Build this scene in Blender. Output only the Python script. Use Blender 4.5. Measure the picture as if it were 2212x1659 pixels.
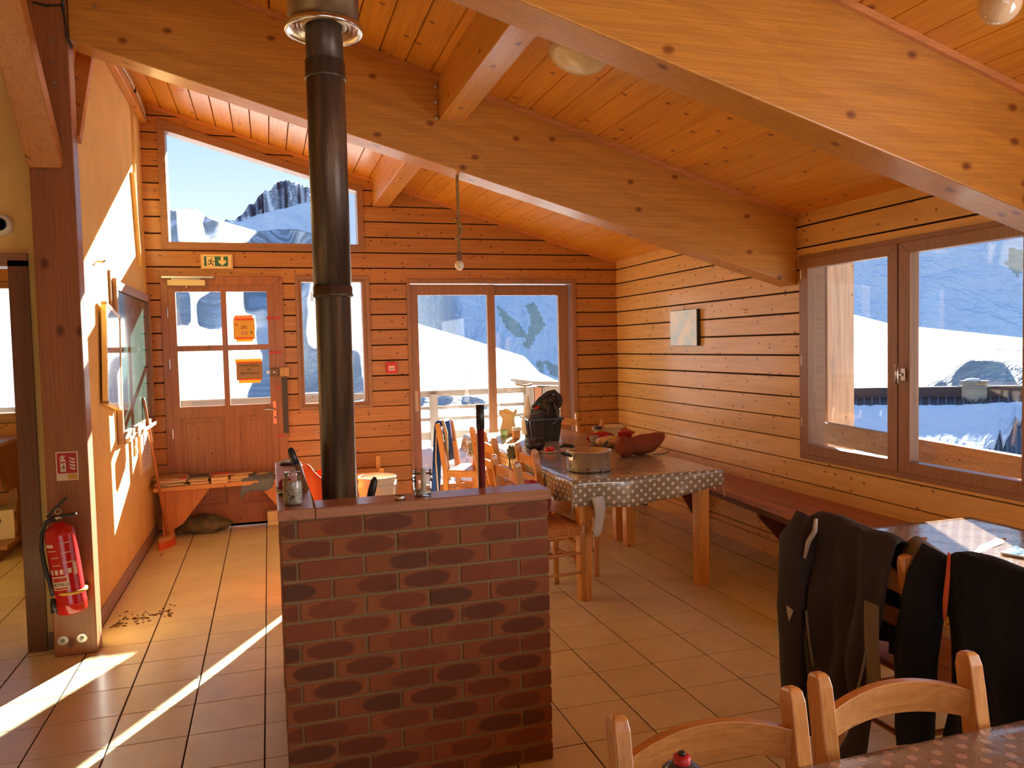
import bpy, math, random
import numpy as np
from mathutils import Vector, Matrix, Euler
random.seed(7)
for o in list(bpy.data.objects): bpy.data.objects.remove(o)
SC = bpy.context.scene
COL = SC.collection
PI = math.pi

# ------------------------------------------------------------------ camera
CAM = Vector((0.0703, -6.4716, 1.5762))
def cam_matrix(yaw, pitch, roll):
    cy, sy, cp, sp = math.cos(yaw), math.sin(yaw), math.cos(pitch), math.sin(pitch)
    fw = Vector((sy*cp, cy*cp, -sp)); rt = Vector((cy, -sy, 0)); dn = fw.cross(rt)
    cr, sr = math.cos(roll), math.sin(roll)
    r2 = cr*rt + sr*dn; d2 = -sr*rt + cr*dn
    m = Matrix((( r2.x, -d2.x, -fw.x, CAM.x), (r2.y, -d2.y, -fw.y, CAM.y), (r2.z, -d2.z, -fw.z, CAM.z), (0,0,0,1)))
    return m
cd = bpy.data.cameras.new('camera'); cam = bpy.data.objects.new('camera', cd); COL.objects.link(cam)
cam.matrix_world = cam_matrix(0.298573, 0.0486122, 0.0232478)
cd.sensor_fit = 'HORIZONTAL'; cd.sensor_width = 36.0; cd.lens = 1702.19/2212*36.0
cd.clip_start = 0.05; cd.clip_end = 30000
SC.camera = cam
# ------------------------------------------------------------------ view / exposure
vs = SC.view_settings
vs.view_transform = 'Standard'; vs.look = 'None'; vs.exposure = 0.13; vs.gamma = 1.0; vs.use_curve_mapping = False
cy = SC.cycles
cy.use_denoising = True; cy.denoiser = 'OPENIMAGEDENOISE'
cy.max_bounces = 10; cy.diffuse_bounces = 6; cy.glossy_bounces = 4; cy.transmission_bounces = 6; cy.transparent_max_bounces = 16
cy.caustics_reflective = False; cy.caustics_refractive = False; cy.sample_clamp_indirect = 10.0

def lin(r, g, b):
    return tuple(((c/255)/12.92 if c/255 <= .04045 else ((c/255+.055)/1.055)**2.4) for c in (r, g, b))
# ------------------------------------------------------------------ sky
w = bpy.data.worlds.new('sky'); SC.world = w; w.use_nodes = True
nt = w.node_tree; nt.nodes.clear()
def N(nt, t, **k):
    n = nt.nodes.new(t)
    for a, b in k.items(): setattr(n, a, b)
    return n
tc = N(nt, 'ShaderNodeTexCoord'); sx = N(nt, 'ShaderNodeSeparateXYZ'); nt.links.new(tc.outputs['Generated'], sx.inputs[0])
rp = N(nt, 'ShaderNodeValToRGB'); nt.links.new(sx.outputs['Z'], rp.inputs[0])
rp.color_ramp.elements[0].position = 0.0; rp.color_ramp.elements[0].color = (.86, .93, .98, 1)
rp.color_ramp.elements[1].position = 1.0; rp.color_ramp.elements[1].color = (.10, .24, .62, 1)
for p, c in ((.14, (.72, .85, .99)), (.25, (.46, .66, .97)), (.45, (.24, .46, .84))):
    e = rp.color_ramp.elements.new(p); e.color = (*c, 1)
mp = N(nt, 'ShaderNodeMapping'); mp.inputs['Scale'].default_value = (1.2, 1.2, 9)
nt.links.new(tc.outputs['Generated'], mp.inputs[0])
no = N(nt, 'ShaderNodeTexNoise'); no.inputs['Scale'].default_value = 2.2; no.inputs['Detail'].default_value = 5
nt.links.new(mp.outputs[0], no.inputs[0])
mr = N(nt, 'ShaderNodeMapRange'); mr.inputs[1].default_value = .52; mr.inputs[2].default_value = .75; mr.inputs[4].default_value = .5
nt.links.new(no.outputs[0], mr.inputs[0])
mx = N(nt, 'ShaderNodeMixRGB'); mx.inputs[2].default_value = (.93, .95, .97, 1)
nt.links.new(mr.outputs[0], mx.inputs[0]); nt.links.new(rp.outputs[0], mx.inputs[1])
bg = N(nt, 'ShaderNodeBackground'); bg.inputs[1].default_value = 1.22
nt.links.new(mx.outputs[0], bg.inputs[0]); wo = N(nt, 'ShaderNodeOutputWorld'); nt.links.new(bg.outputs[0], wo.inputs[0])
# ------------------------------------------------------------------ sun: low, ahead and to the right
sd = bpy.data.lights.new('sun', 'SUN'); sun = bpy.data.objects.new('sun', sd); COL.objects.link(sun)
sd.energy = 48.0; sd.color = (1.0, .94, .83); sd.angle = .0093
SUN = Vector((-.505, -1, -.355)).normalized()
sun.rotation_euler = SUN.to_track_quat('-Z', 'Y').to_euler(); sun.location = (5, 9, 8)
# added area lights brighten the room, standing in for daylight from unseen windows
def area(name, loc, rot, sx_, sy_, power, col):
    d = bpy.data.lights.new(name, 'AREA'); d.shape = 'RECTANGLE'; d.size = sx_; d.size_y = sy_; d.energy = power; d.color = col
    o = bpy.data.objects.new(name, d); COL.objects.link(o); o.location = loc; o.rotation_euler = rot; return o
area('rear_fill_light', (0.6, -9.3, 1.75), (PI/2, 0, 0), 3.2, 1.1, 14, (1.0, .95, .88))  # added fill at the rear opening
area('side_fill_light', (3.5, -6.3, 1.5), (0, PI/2, 0), 1.2, 1.9, 60, (.97, .98, 1.0))  # added fill inside the right wall, lifts the floor and chairs there

# ------------------------------------------------------------------ helpers
def tag(o, label=None, cat=None, group=None, kind=None):
    if label: o['label'] = label
    if cat: o['category'] = cat
    if group: o['group'] = group
    if kind: o['kind'] = kind
    return o
def empty(name, loc=(0, 0, 0), rz=0.0, label=None, cat=None, group=None, kind=None):
    o = bpy.data.objects.new(name, None); COL.objects.link(o); o.location = loc; o.rotation_euler = (0, 0, rz)
    o.empty_display_size = .05
    return tag(o, label, cat, group, kind)
class MB:
    def __init__(s): s.v = []; s.f = []; s.uv = None
    def add(s, vs, fs):
        b = len(s.v); s.v += [tuple(v) for v in vs]; s.f += [tuple(b+i for i in f) for f in fs]; return s
    def box(s, c, d, R=None, taper=None):
        hx, hy, hz = d[0]/2, d[1]/2, d[2]/2
        P = [Vector((x*hx, y*hy, z*hz)) for z in (-1, 1) for y in (-1, 1) for x in (-1, 1)]
        if taper:
            for p in P:
                if p.z < 0: p.x *= taper; p.y *= taper
        if R is not None: P = [R @ p for p in P]
        c = Vector(c)
        return s.add([p+c for p in P], [(0, 2, 3, 1), (4, 5, 7, 6), (0, 1, 5, 4), (2, 6, 7, 3), (0, 4, 6, 2), (1, 3, 7, 5)])
    def bar(s, a, b, w, h, up=(0, 0, 1)):
        a = Vector(a); b = Vector(b); z = (b-a); L = z.length; z.normalize()
        u = Vector(up); x = u.cross(z)
        if x.length < 1e-4: x = Vector((1, 0, 0)).cross(z)
        x.normalize(); y = z.cross(x)
        R = Matrix((x, y, z)).transposed()
        return s.box((a+b)/2, (w, h, L), R)
    def prism(s, poly, ax, a, b, inset=0.0):
        # poly: list of 2D; ax: extrusion axis; inset chamfers the 'a' end face
        n = len(poly)
        cx = sum(p[0] for p in poly)/n; cz = sum(p[1] for p in poly)/n
        def P(p, t):
            if ax == 'y': return (p[0], t, p[1])
            if ax == 'x': return (t, p[0], p[1])
            return (p[0], p[1], t)
        V = [P(p, a) for p in poly] + [P(p, b) for p in poly]
        F = [tuple(range(n)), tuple(range(2*n-1, n-1, -1))] + [(i, i+n, (i+1) % n+n, (i+1) % n) for i in range(n)]
        return s.add(V, F)
    def tube(s, pts, r, n=8, cap=True):
        pts = [Vector(p) for p in pts]; m = len(pts)
        rs = r if isinstance(r, (list, tuple)) else [r]*m
        prev = None; base = len(s.v); V = []; F = []
        for i, p in enumerate(pts):
            t = (pts[min(i+1, m-1)]-pts[max(i-1, 0)]).normalized()
            if prev is None:
                a = Vector((0, 0, 1)) if abs(t.z) < .9 else Vector((1, 0, 0)); x = a.cross(t).normalized()
            else: x = (prev - t*prev.dot(t)).normalized()
            prev = x; y = t.cross(x)
            for k in range(n):
                an = 2*PI*k/n; V.append(p + rs[i]*(math.cos(an)*x + math.sin(an)*y))
        for i in range(m-1):
            for k in range(n):
                F.append((i*n+k, i*n+(k+1) % n, (i+1)*n+(k+1) % n, (i+1)*n+k))
        if cap: F.append(tuple(range(n-1, -1, -1))); F.append(tuple((m-1)*n+k for k in range(n)))
        return s.add(V, F)
    def lathe(s, prof, n=24, c=(0, 0, 0), R=None):
        V = []; F = []; m = len(prof); c = Vector(c)
        for (r, z) in prof:
            for k in range(n):
                a = 2*PI*k/n; p = Vector((r*math.cos(a), r*math.sin(a), z))
                V.append((R @ p if R is not None else p)+c)
        for i in range(m-1):
            for k in range(n): F.append((i*n+k, i*n+(k+1) % n, (i+1)*n+(k+1) % n, (i+1)*n+k))
        F.append(tuple(range(n-1, -1, -1))); F.append(tuple((m-1)*n+k for k in range(n)))
        return s.add(V, F)
    def ball(s, c, r, n=16, m=10, fn=None):
        V = []; F = []; c = Vector(c); r = Vector(r) if hasattr(r, '__len__') else Vector((r, r, r))
        for i in range(m+1):
            th = PI*i/m
            for k in range(n):
                a = 2*PI*k/n; d = Vector((math.sin(th)*math.cos(a), math.sin(th)*math.sin(a), math.cos(th)))
                q = Vector((d.x*r.x, d.y*r.y, d.z*r.z))
                if fn: q = fn(q, d)
                V.append(c+q)
        for i in range(m):
            for k in range(n): F.append((i*n+k, (i+1)*n+k, (i+1)*n+(k+1) % n, i*n+(k+1) % n))
        return s.add(V, F)
    def grid(s, P):  # P: rows of points
        n = len(P); m = len(P[0]); V = [p for r in P for p in r]
        return s.add(V, [(i*m+j, i*m+j+1, (i+1)*m+j+1, (i+1)*m+j) for i in range(n-1) for j in range(m-1)])
    def mesh(s, name, mat, smooth=False, bevel=0):
        me = bpy.data.meshes.new(name); me.from_pydata(s.v, [], s.f)
        if mat: me.materials.append(mat)
        if smooth: me.polygons.foreach_set('use_smooth', [True]*len(me.polygons))
        me.update(); return me
    def build(s, name, mat, parent=None, smooth=False, bevel=0, label=None, cat=None, group=None, kind=None, thick=0, sub=0):
        me = s.mesh(name, mat, smooth)
        o = bpy.data.objects.new(name, me); COL.objects.link(o)
        if parent is not None: o.parent = parent
        else:
            if s.v:
                a = np.array(s.v); lo, hi = a.min(0), a.max(0)
                c = Vector(((lo[0]+hi[0])/2, (lo[1]+hi[1])/2, lo[2])); me.transform(Matrix.Translation(-c)); o.location = c
        if thick: m = o.modifiers.new('s', 'SOLIDIFY'); m.thickness = thick; m.offset = 0
        if bevel: m = o.modifiers.new('b', 'BEVEL'); m.width = bevel; m.segments = 2; m.limit_method = 'ANGLE'
        if sub: m = o.modifiers.new('u', 'SUBSURF'); m.levels = sub; m.render_levels = sub
        return tag(o, label, cat, group, kind)
def copy_tree(o, parent=None):
    c = o.copy(); COL.objects.link(c); c.parent = parent
    for ch in list(o.children): copy_tree(ch, c)
    return c
def inst(name, me, loc, parent=None, rz=0, kind=None):
    o = bpy.data.objects.new(name, me); COL.objects.link(o); o.location = loc
    if rz: o.rotation_euler = (0, 0, rz)
    if parent is not None: o.parent = parent
    if kind: o['kind'] = kind
    return o

# ------------------------------------------------------------------ materials
def newmat(name, color=(.5, .5, .5), rough=.5, metal=0.0, spec=.5, coat=0.0, emit=None, alpha=None, sheen=0):
    m = bpy.data.materials.new(name); m.use_nodes = True
    b = m.node_tree.nodes['Principled BSDF']
    b.inputs['Base Color'].default_value = (*color[:3], 1); b.inputs['Roughness'].default_value = rough
    b.inputs['Metallic'].default_value = metal; b.inputs['Specular IOR Level'].default_value = spec
    b.inputs['Coat Weight'].default_value = coat; b.inputs['Coat Roughness'].default_value = .15
    if sheen: b.inputs['Sheen Weight'].default_value = sheen
    return m
def nb(m): return m.node_tree, m.node_tree.nodes['Principled BSDF']
def coords(nt, scale=(1, 1, 1), rand=True, kind='Object', rot=(0, 0, 0)):
    tc = N(nt, 'ShaderNodeTexCoord'); mp = N(nt, 'ShaderNodeMapping'); mp.inputs['Scale'].default_value = scale; mp.inputs['Rotation'].default_value = rot
    if rand:
        oi = N(nt, 'ShaderNodeObjectInfo'); mu = N(nt, 'ShaderNodeMath', operation='MULTIPLY'); mu.inputs[1].default_value = 37.0
        nt.links.new(oi.outputs['Random'], mu.inputs[0])
        ad = N(nt, 'ShaderNodeVectorMath', operation='ADD'); nt.links.new(tc.outputs[kind], ad.inputs[0])
        cb = N(nt, 'ShaderNodeCombineXYZ')
        for i in range(3): nt.links.new(mu.outputs[0], cb.inputs[i])
        nt.links.new(cb.outputs[0], ad.inputs[1]); nt.links.new(ad.outputs[0], mp.inputs[0])
    else: nt.links.new(tc.outputs[kind], mp.inputs[0])
    return mp.outputs[0]
def ramp(nt, src, stops):
    r = N(nt, 'ShaderNodeValToRGB'); nt.links.new(src, r.inputs[0]); e = r.color_ramp.elements
    e[0].position, e[0].color = stops[0][0], (*stops[0][1][:3], 1); e[1].position, e[1].color = stops[-1][0], (*stops[-1][1][:3], 1)
    for p, c in stops[1:-1]: q = e.new(p); q.color = (*c[:3], 1)
    return r.outputs[0]
def noise(nt, vec, scale, detail=4, rough=.5, dist=0):
    n = N(nt, 'ShaderNodeTexNoise'); nt.links.new(vec, n.inputs['Vector']); n.inputs['Scale'].default_value = scale
    n.inputs['Detail'].default_value = detail; n.inputs['Roughness'].default_value = rough; n.inputs['Distortion'].default_value = dist
    return n.outputs[0]
def mixc(nt, f, a, b, mode='MIX'):
    m = N(nt, 'ShaderNodeMixRGB', blend_type=mode)
    for i, v in ((0, f), (1, a), (2, b)):
        if hasattr(v, 'links') or hasattr(v, 'node'): nt.links.new(v, m.inputs[i])
        elif isinstance(v, (int, float)): m.inputs[i].default_value = v
        else: m.inputs[i].default_value = (*v[:3], 1)
    return m.outputs[0]
def math_(nt, op, a, b=0.0, c=None):
    m = N(nt, 'ShaderNodeMath', operation=op)
    for i, v in enumerate((a, b, c)):
        if v is None: continue
        if isinstance(v, (int, float)): m.inputs[i].default_value = v
        else: nt.links.new(v, m.inputs[i])
    return m.outputs[0]
def bump(nt, b, h, strength=.2, dist=.01):
    n = N(nt, 'ShaderNodeBump'); n.inputs['Strength'].default_value = strength; n.inputs['Distance'].default_value = dist
    nt.links.new(h, n.inputs['Height']); nt.links.new(n.outputs[0], b.inputs['Normal'])
def wood(name, base, axis='x', rough=.42, coat=.25, knots=1.0, contrast=.18, vary=.12, lam=0, knotscale=1.25):
    m = newmat(name, base, rough, coat=coat); nt, b = nb(m)
    long_, cross = 1.0, 14.0
    sc = {'x': (long_, cross, cross), 'y': (cross, long_, cross), 'z': (cross, cross, long_)}[axis]
    v = coords(nt, sc); g = noise(nt, v, 1.6, 5, .6, .6)
    d = tuple(c*(1-contrast) for c in base); l = tuple(min(1, c*(1+contrast*.5)) for c in base)
    col = ramp(nt, g, [(.3, d), (.5, base), (.72, l)])
    # fine grain lines
    sc2 = tuple(s*(5 if s > 2 else 1.2) for s in sc); v2 = coords(nt, sc2); g2 = noise(nt, v2, 2.0, 3, .7)
    col = mixc(nt, .35, col, ramp(nt, g2, [(.35, tuple(c*.72 for c in base)), (.6, (1, 1, 1))]), 'MULTIPLY')
    oi = N(nt, 'ShaderNodeObjectInfo')
    col = mixc(nt, 1.0, col, ramp(nt, oi.outputs['Random'], [(0, (1-vary, 1-vary*1.1, 1-vary*1.3)), (1, (1, 1, 1))]), 'MULTIPLY')
    if knots:
        vk = coords(nt, (1, 1, 1)); sk = N(nt, 'ShaderNodeSeparateXYZ'); nt.links.new(vk, sk.inputs[0])
        li = 'xyz'.index(axis); oth = [k for k in range(3) if k != li]
        ck = N(nt, 'ShaderNodeCombineXYZ'); nt.links.new(math_(nt, 'MULTIPLY', sk.outputs[li], 6.0*knotscale), ck.inputs[0])
        nt.links.new(math_(nt, 'MULTIPLY', math_(nt, 'ADD', sk.outputs[oth[0]], sk.outputs[oth[1]]), 9.0*knotscale), ck.inputs[1])
        vo = N(nt, 'ShaderNodeTexVoronoi', voronoi_dimensions='2D'); vo.inputs['Scale'].default_value = 1.0; nt.links.new(ck.outputs[0], vo.inputs['Vector'])
        kn = ramp(nt, vo.outputs['Distance'], [(.035, (.26, .11, .05)), (.065, (.5, .32, .2)), (.12, (1, 1, 1))])
        sep = N(nt, 'ShaderNodeSeparateColor'); nt.links.new(vo.outputs['Color'], sep.inputs[0])
        msk = math_(nt, 'GREATER_THAN', sep.outputs[0], 1-.45*knots)
        col = mixc(nt, math_(nt, 'MULTIPLY', msk, .85), col, mixc(nt, 1.0, col, kn, 'MULTIPLY'))
    if lam:
        tcn = N(nt, 'ShaderNodeTexCoord'); sp = N(nt, 'ShaderNodeSeparateXYZ'); nt.links.new(tcn.outputs['Object'], sp.inputs[0])
        z = math_(nt, 'ADD', sp.outputs[2], math_(nt, 'MULTIPLY', sp.outputs[0], lam))
        fl = math_(nt, 'FLOOR', math_(nt, 'DIVIDE', z, .045)); 
        cb = N(nt, 'ShaderNodeCombineXYZ'); nt.links.new(fl, cb.inputs[0]); nt.links.new(math_(nt, 'FLOOR', math_(nt, 'MULTIPLY', sp.outputs[0], 1.1)), cb.inputs[1])
        wn = N(nt, 'ShaderNodeTexWhiteNoise'); nt.links.new(cb.outputs[0], wn.inputs['Vector'])
        col = mixc(nt, 1.0, col, ramp(nt, wn.outputs[0], [(0, (.86, .84, .8)), (1, (1, 1, 1))]), 'MULTIPLY')
        fr = math_(nt, 'FRACT', math_(nt, 'DIVIDE', z, .045)); ln = math_(nt, 'LESS_THAN', fr, .03)
        col = mixc(nt, math_(nt, 'MULTIPLY', ln, .3), col, (.2, .08, .03))
    nt.links.new(col, b.inputs['Base Color']); bump(nt, b, g2, .08, .002)
    return m
M = {}
PINE = lin(190, 130, 62)
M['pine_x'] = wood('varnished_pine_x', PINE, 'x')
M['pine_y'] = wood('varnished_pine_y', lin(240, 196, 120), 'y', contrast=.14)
M['ceil_y'] = wood('ceiling_pine', lin(230, 158, 48), 'y', knots=.9, knotscale=.95, contrast=.15)
M['beam_x'] = wood('glulam_x', lin(216, 150, 60), 'x', knots=.75, lam=.2855, knotscale=.62, contrast=.15)
M['beam_y'] = wood('glulam_y', lin(220, 154, 66), 'y', knots=.75, knotscale=.7, contrast=.15)
M['post_z'] = wood('post_wood', lin(162, 102, 58), 'z', knots=.35, knotscale=.5)
M['frame'] = wood('window_wood', lin(164, 118, 82), 'z', knots=0, contrast=.12, vary=.08, coat=.1)
M['frame_h'] = wood('window_wood_h', lin(164, 118, 82), 'x', knots=0, contrast=.12, vary=.08, coat=.1)
M['trimw'] = wood('trim_wood', lin(222, 150, 88), 'x', knots=.2, contrast=.15)
M['door'] = wood('door_wood', lin(170, 108, 66), 'z', knots=.12, contrast=.2, vary=.08)
M['dark'] = newmat('shadow_gap', (.012, .005, .003), .9)
def plaster(name, c, r=.9):
    m = newmat(name, c, r); nt, b = nb(m); v = coords(nt, (1, 1, 1), False)
    g = noise(nt, v, 3.5, 6, .6); h = noise(nt, v, 60, 4)
    nt.links.new(ramp(nt, g, [(.3, tuple(x*.86 for x in c)), (.65, c)]), b.inputs['Base Color']); bump(nt, b, h, .15, .003)
    return m
M['yellow'] = plaster('yellow_plaster', lin(232, 196, 122))
M['white'] = plaster('off_white_plaster', lin(210, 200, 180))
def tilemat():
    m = newmat('floor_tile', lin(196, 172, 150), .33, coat=.15); nt, b = nb(m); v = coords(nt, (1, 1, 1), True)
    g = noise(nt, v, 5, 6, .65); g2 = noise(nt, v, 40, 5, .7)
    c = ramp(nt, g, [(.3, lin(214, 204, 160)), (.6, lin(230, 220, 178))])
    c = mixc(nt, .05, c, ramp(nt, g2, [(.32, (.55, .48, .42)), (.45, (1, 1, 1))]), 'MULTIPLY')
    oi = N(nt, 'ShaderNodeObjectInfo'); c = mixc(nt, 1, c, ramp(nt, oi.outputs['Random'], [(0, (.93, .92, .9)), (1, (1, 1, 1))]), 'MULTIPLY')
    nt.links.new(c, b.inputs['Base Color']); nt.links.new(ramp(nt, g, [(.3, (.30,)*3), (.7, (.38,)*3)]), b.inputs['Roughness'])
    bump(nt, b, g2, .02, .002); return m
M['tile'] = tilemat(); M['grout'] = newmat('tile_grout', lin(52, 30, 18), .9)
def brickmat():
    m = newmat('brick', lin(150, 84, 60), .85); nt, b = nb(m); v = coords(nt, (1, 1, 1), True)
    oi = N(nt, 'ShaderNodeObjectInfo'); g = noise(nt, v, 30, 6, .7)
    tcn = N(nt, 'ShaderNodeTexCoord'); sp = N(nt, 'ShaderNodeSeparateXYZ'); nt.links.new(tcn.outputs['Object'], sp.inputs[0])
    # darker fired oval in each brick, offset per brick
    ox = math_(nt, 'MULTIPLY', math_(nt, 'SUBTRACT', oi.outputs['Random'], .5), .12)
    dx = math_(nt, 'DIVIDE', math_(nt, 'ADD', sp.outputs[0], ox), .100); dz = math_(nt, 'DIVIDE', sp.outputs[2], .033)
    rr = math_(nt, 'ADD', math_(nt, 'POWER', math_(nt, 'ABSOLUTE', dx), 2.6), math_(nt, 'POWER', math_(nt, 'ABSOLUTE', dz), 2.6))
    rr = math_(nt, 'ADD', rr, math_(nt, 'MULTIPLY', g, .5))
    base = ramp(nt, oi.outputs['Random'], [(0, lin(136, 78, 42)), (.5, lin(144, 86, 48)), (1, lin(128, 70, 40))])
    fr = math_(nt, 'FRACT', math_(nt, 'MULTIPLY', oi.outputs['Random'], 7.31))
    dk = ramp(nt, fr, [(0, lin(80, 50, 36)), (.3, lin(104, 54, 34)), (1, lin(128, 68, 40))])
    c = mixc(nt, ramp(nt, rr, [(.75, (.9, .9, .9)), (2.1, (0, 0, 0))]), base, dk)
    c = mixc(nt, .4, c, ramp(nt, g, [(.3, (.65, .6, .6)), (.6, (1, 1, 1))]), 'MULTIPLY')
    nt.links.new(c, b.inputs['Base Color']); bump(nt, b, g, .35, .003); return m
M['brick'] = brickmat(); M['mortar'] = plaster('mortar', lin(136, 110, 76))
def glassmat(name='window_glass', tint=(.97, .985, .98), dirt=.03):
    m = bpy.data.materials.new(name); m.use_nodes = True; nt = m.node_tree; nt.nodes.clear()
    o = N(nt, 'ShaderNodeOutputMaterial'); t = N(nt, 'ShaderNodeBsdfTransparent'); t.inputs[0].default_value = (*tint, 1)
    g = N(nt, 'ShaderNodeBsdfGlossy'); g.inputs['Roughness'].default_value = .02; g.inputs[0].default_value = (.95, .95, .95, 1)
    lw = N(nt, 'ShaderNodeLayerWeight'); pw_ = N(nt, 'ShaderNodeMath', operation='POWER'); pw_.inputs[1].default_value = 4.0; nt.links.new(lw.outputs['Facing'], pw_.inputs[0]); f = N(nt, 'ShaderNodeMath', operation='MULTIPLY_ADD'); f.inputs[1].default_value = .35; f.inputs[2].default_value = .018; nt.links.new(pw_.outputs[0], f.inputs[0]); mx = N(nt, 'ShaderNodeMixShader')
    nt.links.new(f.outputs[0], mx.inputs[0]); nt.links.new(t.outputs[0], mx.inputs[1]); nt.links.new(g.outputs[0], mx.inputs[2])
    nt.links.new(mx.outputs[0], o.inputs[0]); return m
M['glass'] = glassmat()
M['steel'] = newmat('steel', (.62, .6, .57), .3, 1.0); M['black'] = newmat('black_plastic', (.02, .02, .022), .35)
M['white_pl'] = newmat('white_plastic', lin(225, 215, 190), .4)
M['snow'] = None
def snowmat(name, rockfrac=0.0, scale=1.0, rockcol=(.16, .15, .16), bstr=.35, attr=False):
    m = newmat(name, (.86, .88, .92), .85, spec=.1); nt, b = nb(m)
    tcn = N(nt, 'ShaderNodeTexCoord'); mp = N(nt, 'ShaderNodeMapping'); mp.inputs['Scale'].default_value = (scale, scale*.5, scale); nt.links.new(tcn.outputs['Object'], mp.inputs[0])
    v = mp.outputs[0]; g = noise(nt, v, 1.0, 9, .62, .3); col = (.84, .87, .92)
    if attr:
        at = N(nt, 'ShaderNodeAttribute', attribute_name='rock'); g3 = noise(nt, v, 14.0, 6, .7)
        f = math_(nt, 'ADD', at.outputs['Fac'], math_(nt, 'MULTIPLY', math_(nt, 'SUBTRACT', g3, .5), 1.3))
        c = mixc(nt, ramp(nt, f, [(.48, (0, 0, 0)), (.56, (1, 1, 1))]), col, rockcol); nt.links.new(c, b.inputs['Base Color'])
    elif rockfrac:
        c = mixc(nt, ramp(nt, g, [(1-rockfrac-.03, (0, 0, 0)), (1-rockfrac+.03, (1, 1, 1))]), col, rockcol); nt.links.new(c, b.inputs['Base Color'])
    else: b.inputs['Base Color'].default_value = (*col, 1)
    if name == 'snow_hill':
        mp2 = N(nt, 'ShaderNodeMapping'); mp2.inputs['Scale'].default_value = (.10, .55, .4); mp2.inputs['Rotation'].default_value = (0, 0, .5); nt.links.new(tcn.outputs['Object'], mp2.inputs[0])
        st = noise(nt, mp2.outputs[0], 1.0, 6, .68, .8); big = noise(nt, v, .12, 3, .5)
        h = math_(nt, 'MULTIPLY', st, ramp(nt, big, [(.42, (.15,)*3), (.62, (1,)*3)]))
        bump(nt, b, math_(nt, 'ADD', math_(nt, 'MULTIPLY', h, 6.0), g), 1.0, 2.2); return m
    bump(nt, b, g, bstr, .6/scale if scale else 1); return m
M['snow_near'] = snowmat('snow_near', 0, .9, bstr=.5)
M['snow_far'] = snowmat('snow_far', 0, .004, attr=True, rockcol=(.52, .54, .45), bstr=.6)
M['snow_hill'] = snowmat('snow_hill', 0, .22, bstr=1.0)
M['rock_peak'] = snowmat('rock_peak', 0, .003, attr=True, rockcol=(.30, .32, .38), bstr=.8)
# ================================================================== STRUCTURE
XL, XR, YF = -.924, 3.551, 1.07
BY = -9.2; XK = -3.6
def roof(x): return 3.489-.299*x
def wpos(o):
    p = Vector((0, 0, 0))
    while o is not None: p = p + o.location; o = o.parent
    return p
def wb(mb, name, mat, parent, smooth=False, bevel=0, **k):
    """build a part from world coordinates under an unrotated parent, with its own centre as origin"""
    a = np.array(mb.v); c = Vector(((a.min(0)+a.max(0))/2).tolist())
    me = mb.mesh(name, mat, smooth); me.transform(Matrix.Translation(-c))
    o = bpy.data.objects.new(name, me); COL.objects.link(o); o.parent = parent; o.location = c-wpos(parent)
    if bevel: m = o.modifiers.new('b', 'BEVEL'); m.width = bevel; m.segments = 2; m.limit_method = 'ANGLE'
    return tag(o, **k)
def clip(poly, n, d):  # keep points with n.p <= d
    out = []
    for i in range(len(poly)):
        a, b = poly[i], poly[(i+1) % len(poly)]; da = n[0]*a[0]+n[1]*a[1]-d; db = n[0]*b[0]+n[1]*b[1]-d
        if da <= 0: out.append(a)
        if da*db < 0: t = da/(da-db); out.append((a[0]+(b[0]-a[0])*t, a[1]+(b[1]-a[1])*t))
    return out
def area2(p): return abs(sum(p[i][0]*p[(i+1) % len(p)][1]-p[(i+1) % len(p)][0]*p[i][1] for i in range(len(p))))/2
def row_pieces(u0, u1, z0, z1, ops, slopes=()):
    """ops: rect openings (ua,ub,za,zb); slopes: (ua,ub,za,fn) opening from za up to fn(u)"""
    cuts = sorted({u0, u1} | {c for o in list(ops)+list(slopes) for c in o[:2] if u0 < c < u1})
    cells = []
    for a, b in zip(cuts, cuts[1:]):
        m = (a+b)/2; segs = [[(a, z0), (b, z0), (b, z1), (a, z1)]]
        for o in ops:
            if o[0] <= m <= o[1]:
                ns = []
                for s in segs:
                    lo = clip(s, (0, 1), o[2]); hi = clip(s, (0, -1), -o[3])
                    ns += [q for q in (lo, hi) if len(q) > 2 and area2(q) > 4e-4]
                segs = ns
        for o in slopes:
            if o[0] <= m <= o[1]:
                ns = []; k = (o[3](1)-o[3](0)); c0 = o[3](0)
                for s in segs:
                    lo = clip(s, (0, 1), o[2]); hi = clip(s, (k, -1), -c0)
                    ns += [q for q in (lo, hi) if len(q) > 2 and area2(q) > 4e-4]
                segs = ns
        cells.append((a, b, segs))
    out = []; cur = None
    for a, b, segs in cells:
        full = len(segs) == 1 and area2(segs[0]) > (b-a)*(z1-z0)*.999
        if full:
            if cur: cur[1] = b
            else: cur = [a, b]
        else:
            if cur: out.append([(cur[0], z0), (cur[1], z0), (cur[1], z1), (cur[0], z1)]); cur = None
            out += segs
    if cur: out.append([(cur[0], z0), (cur[1], z0), (cur[1], z1), (cur[0], z1)])
    return out
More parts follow.
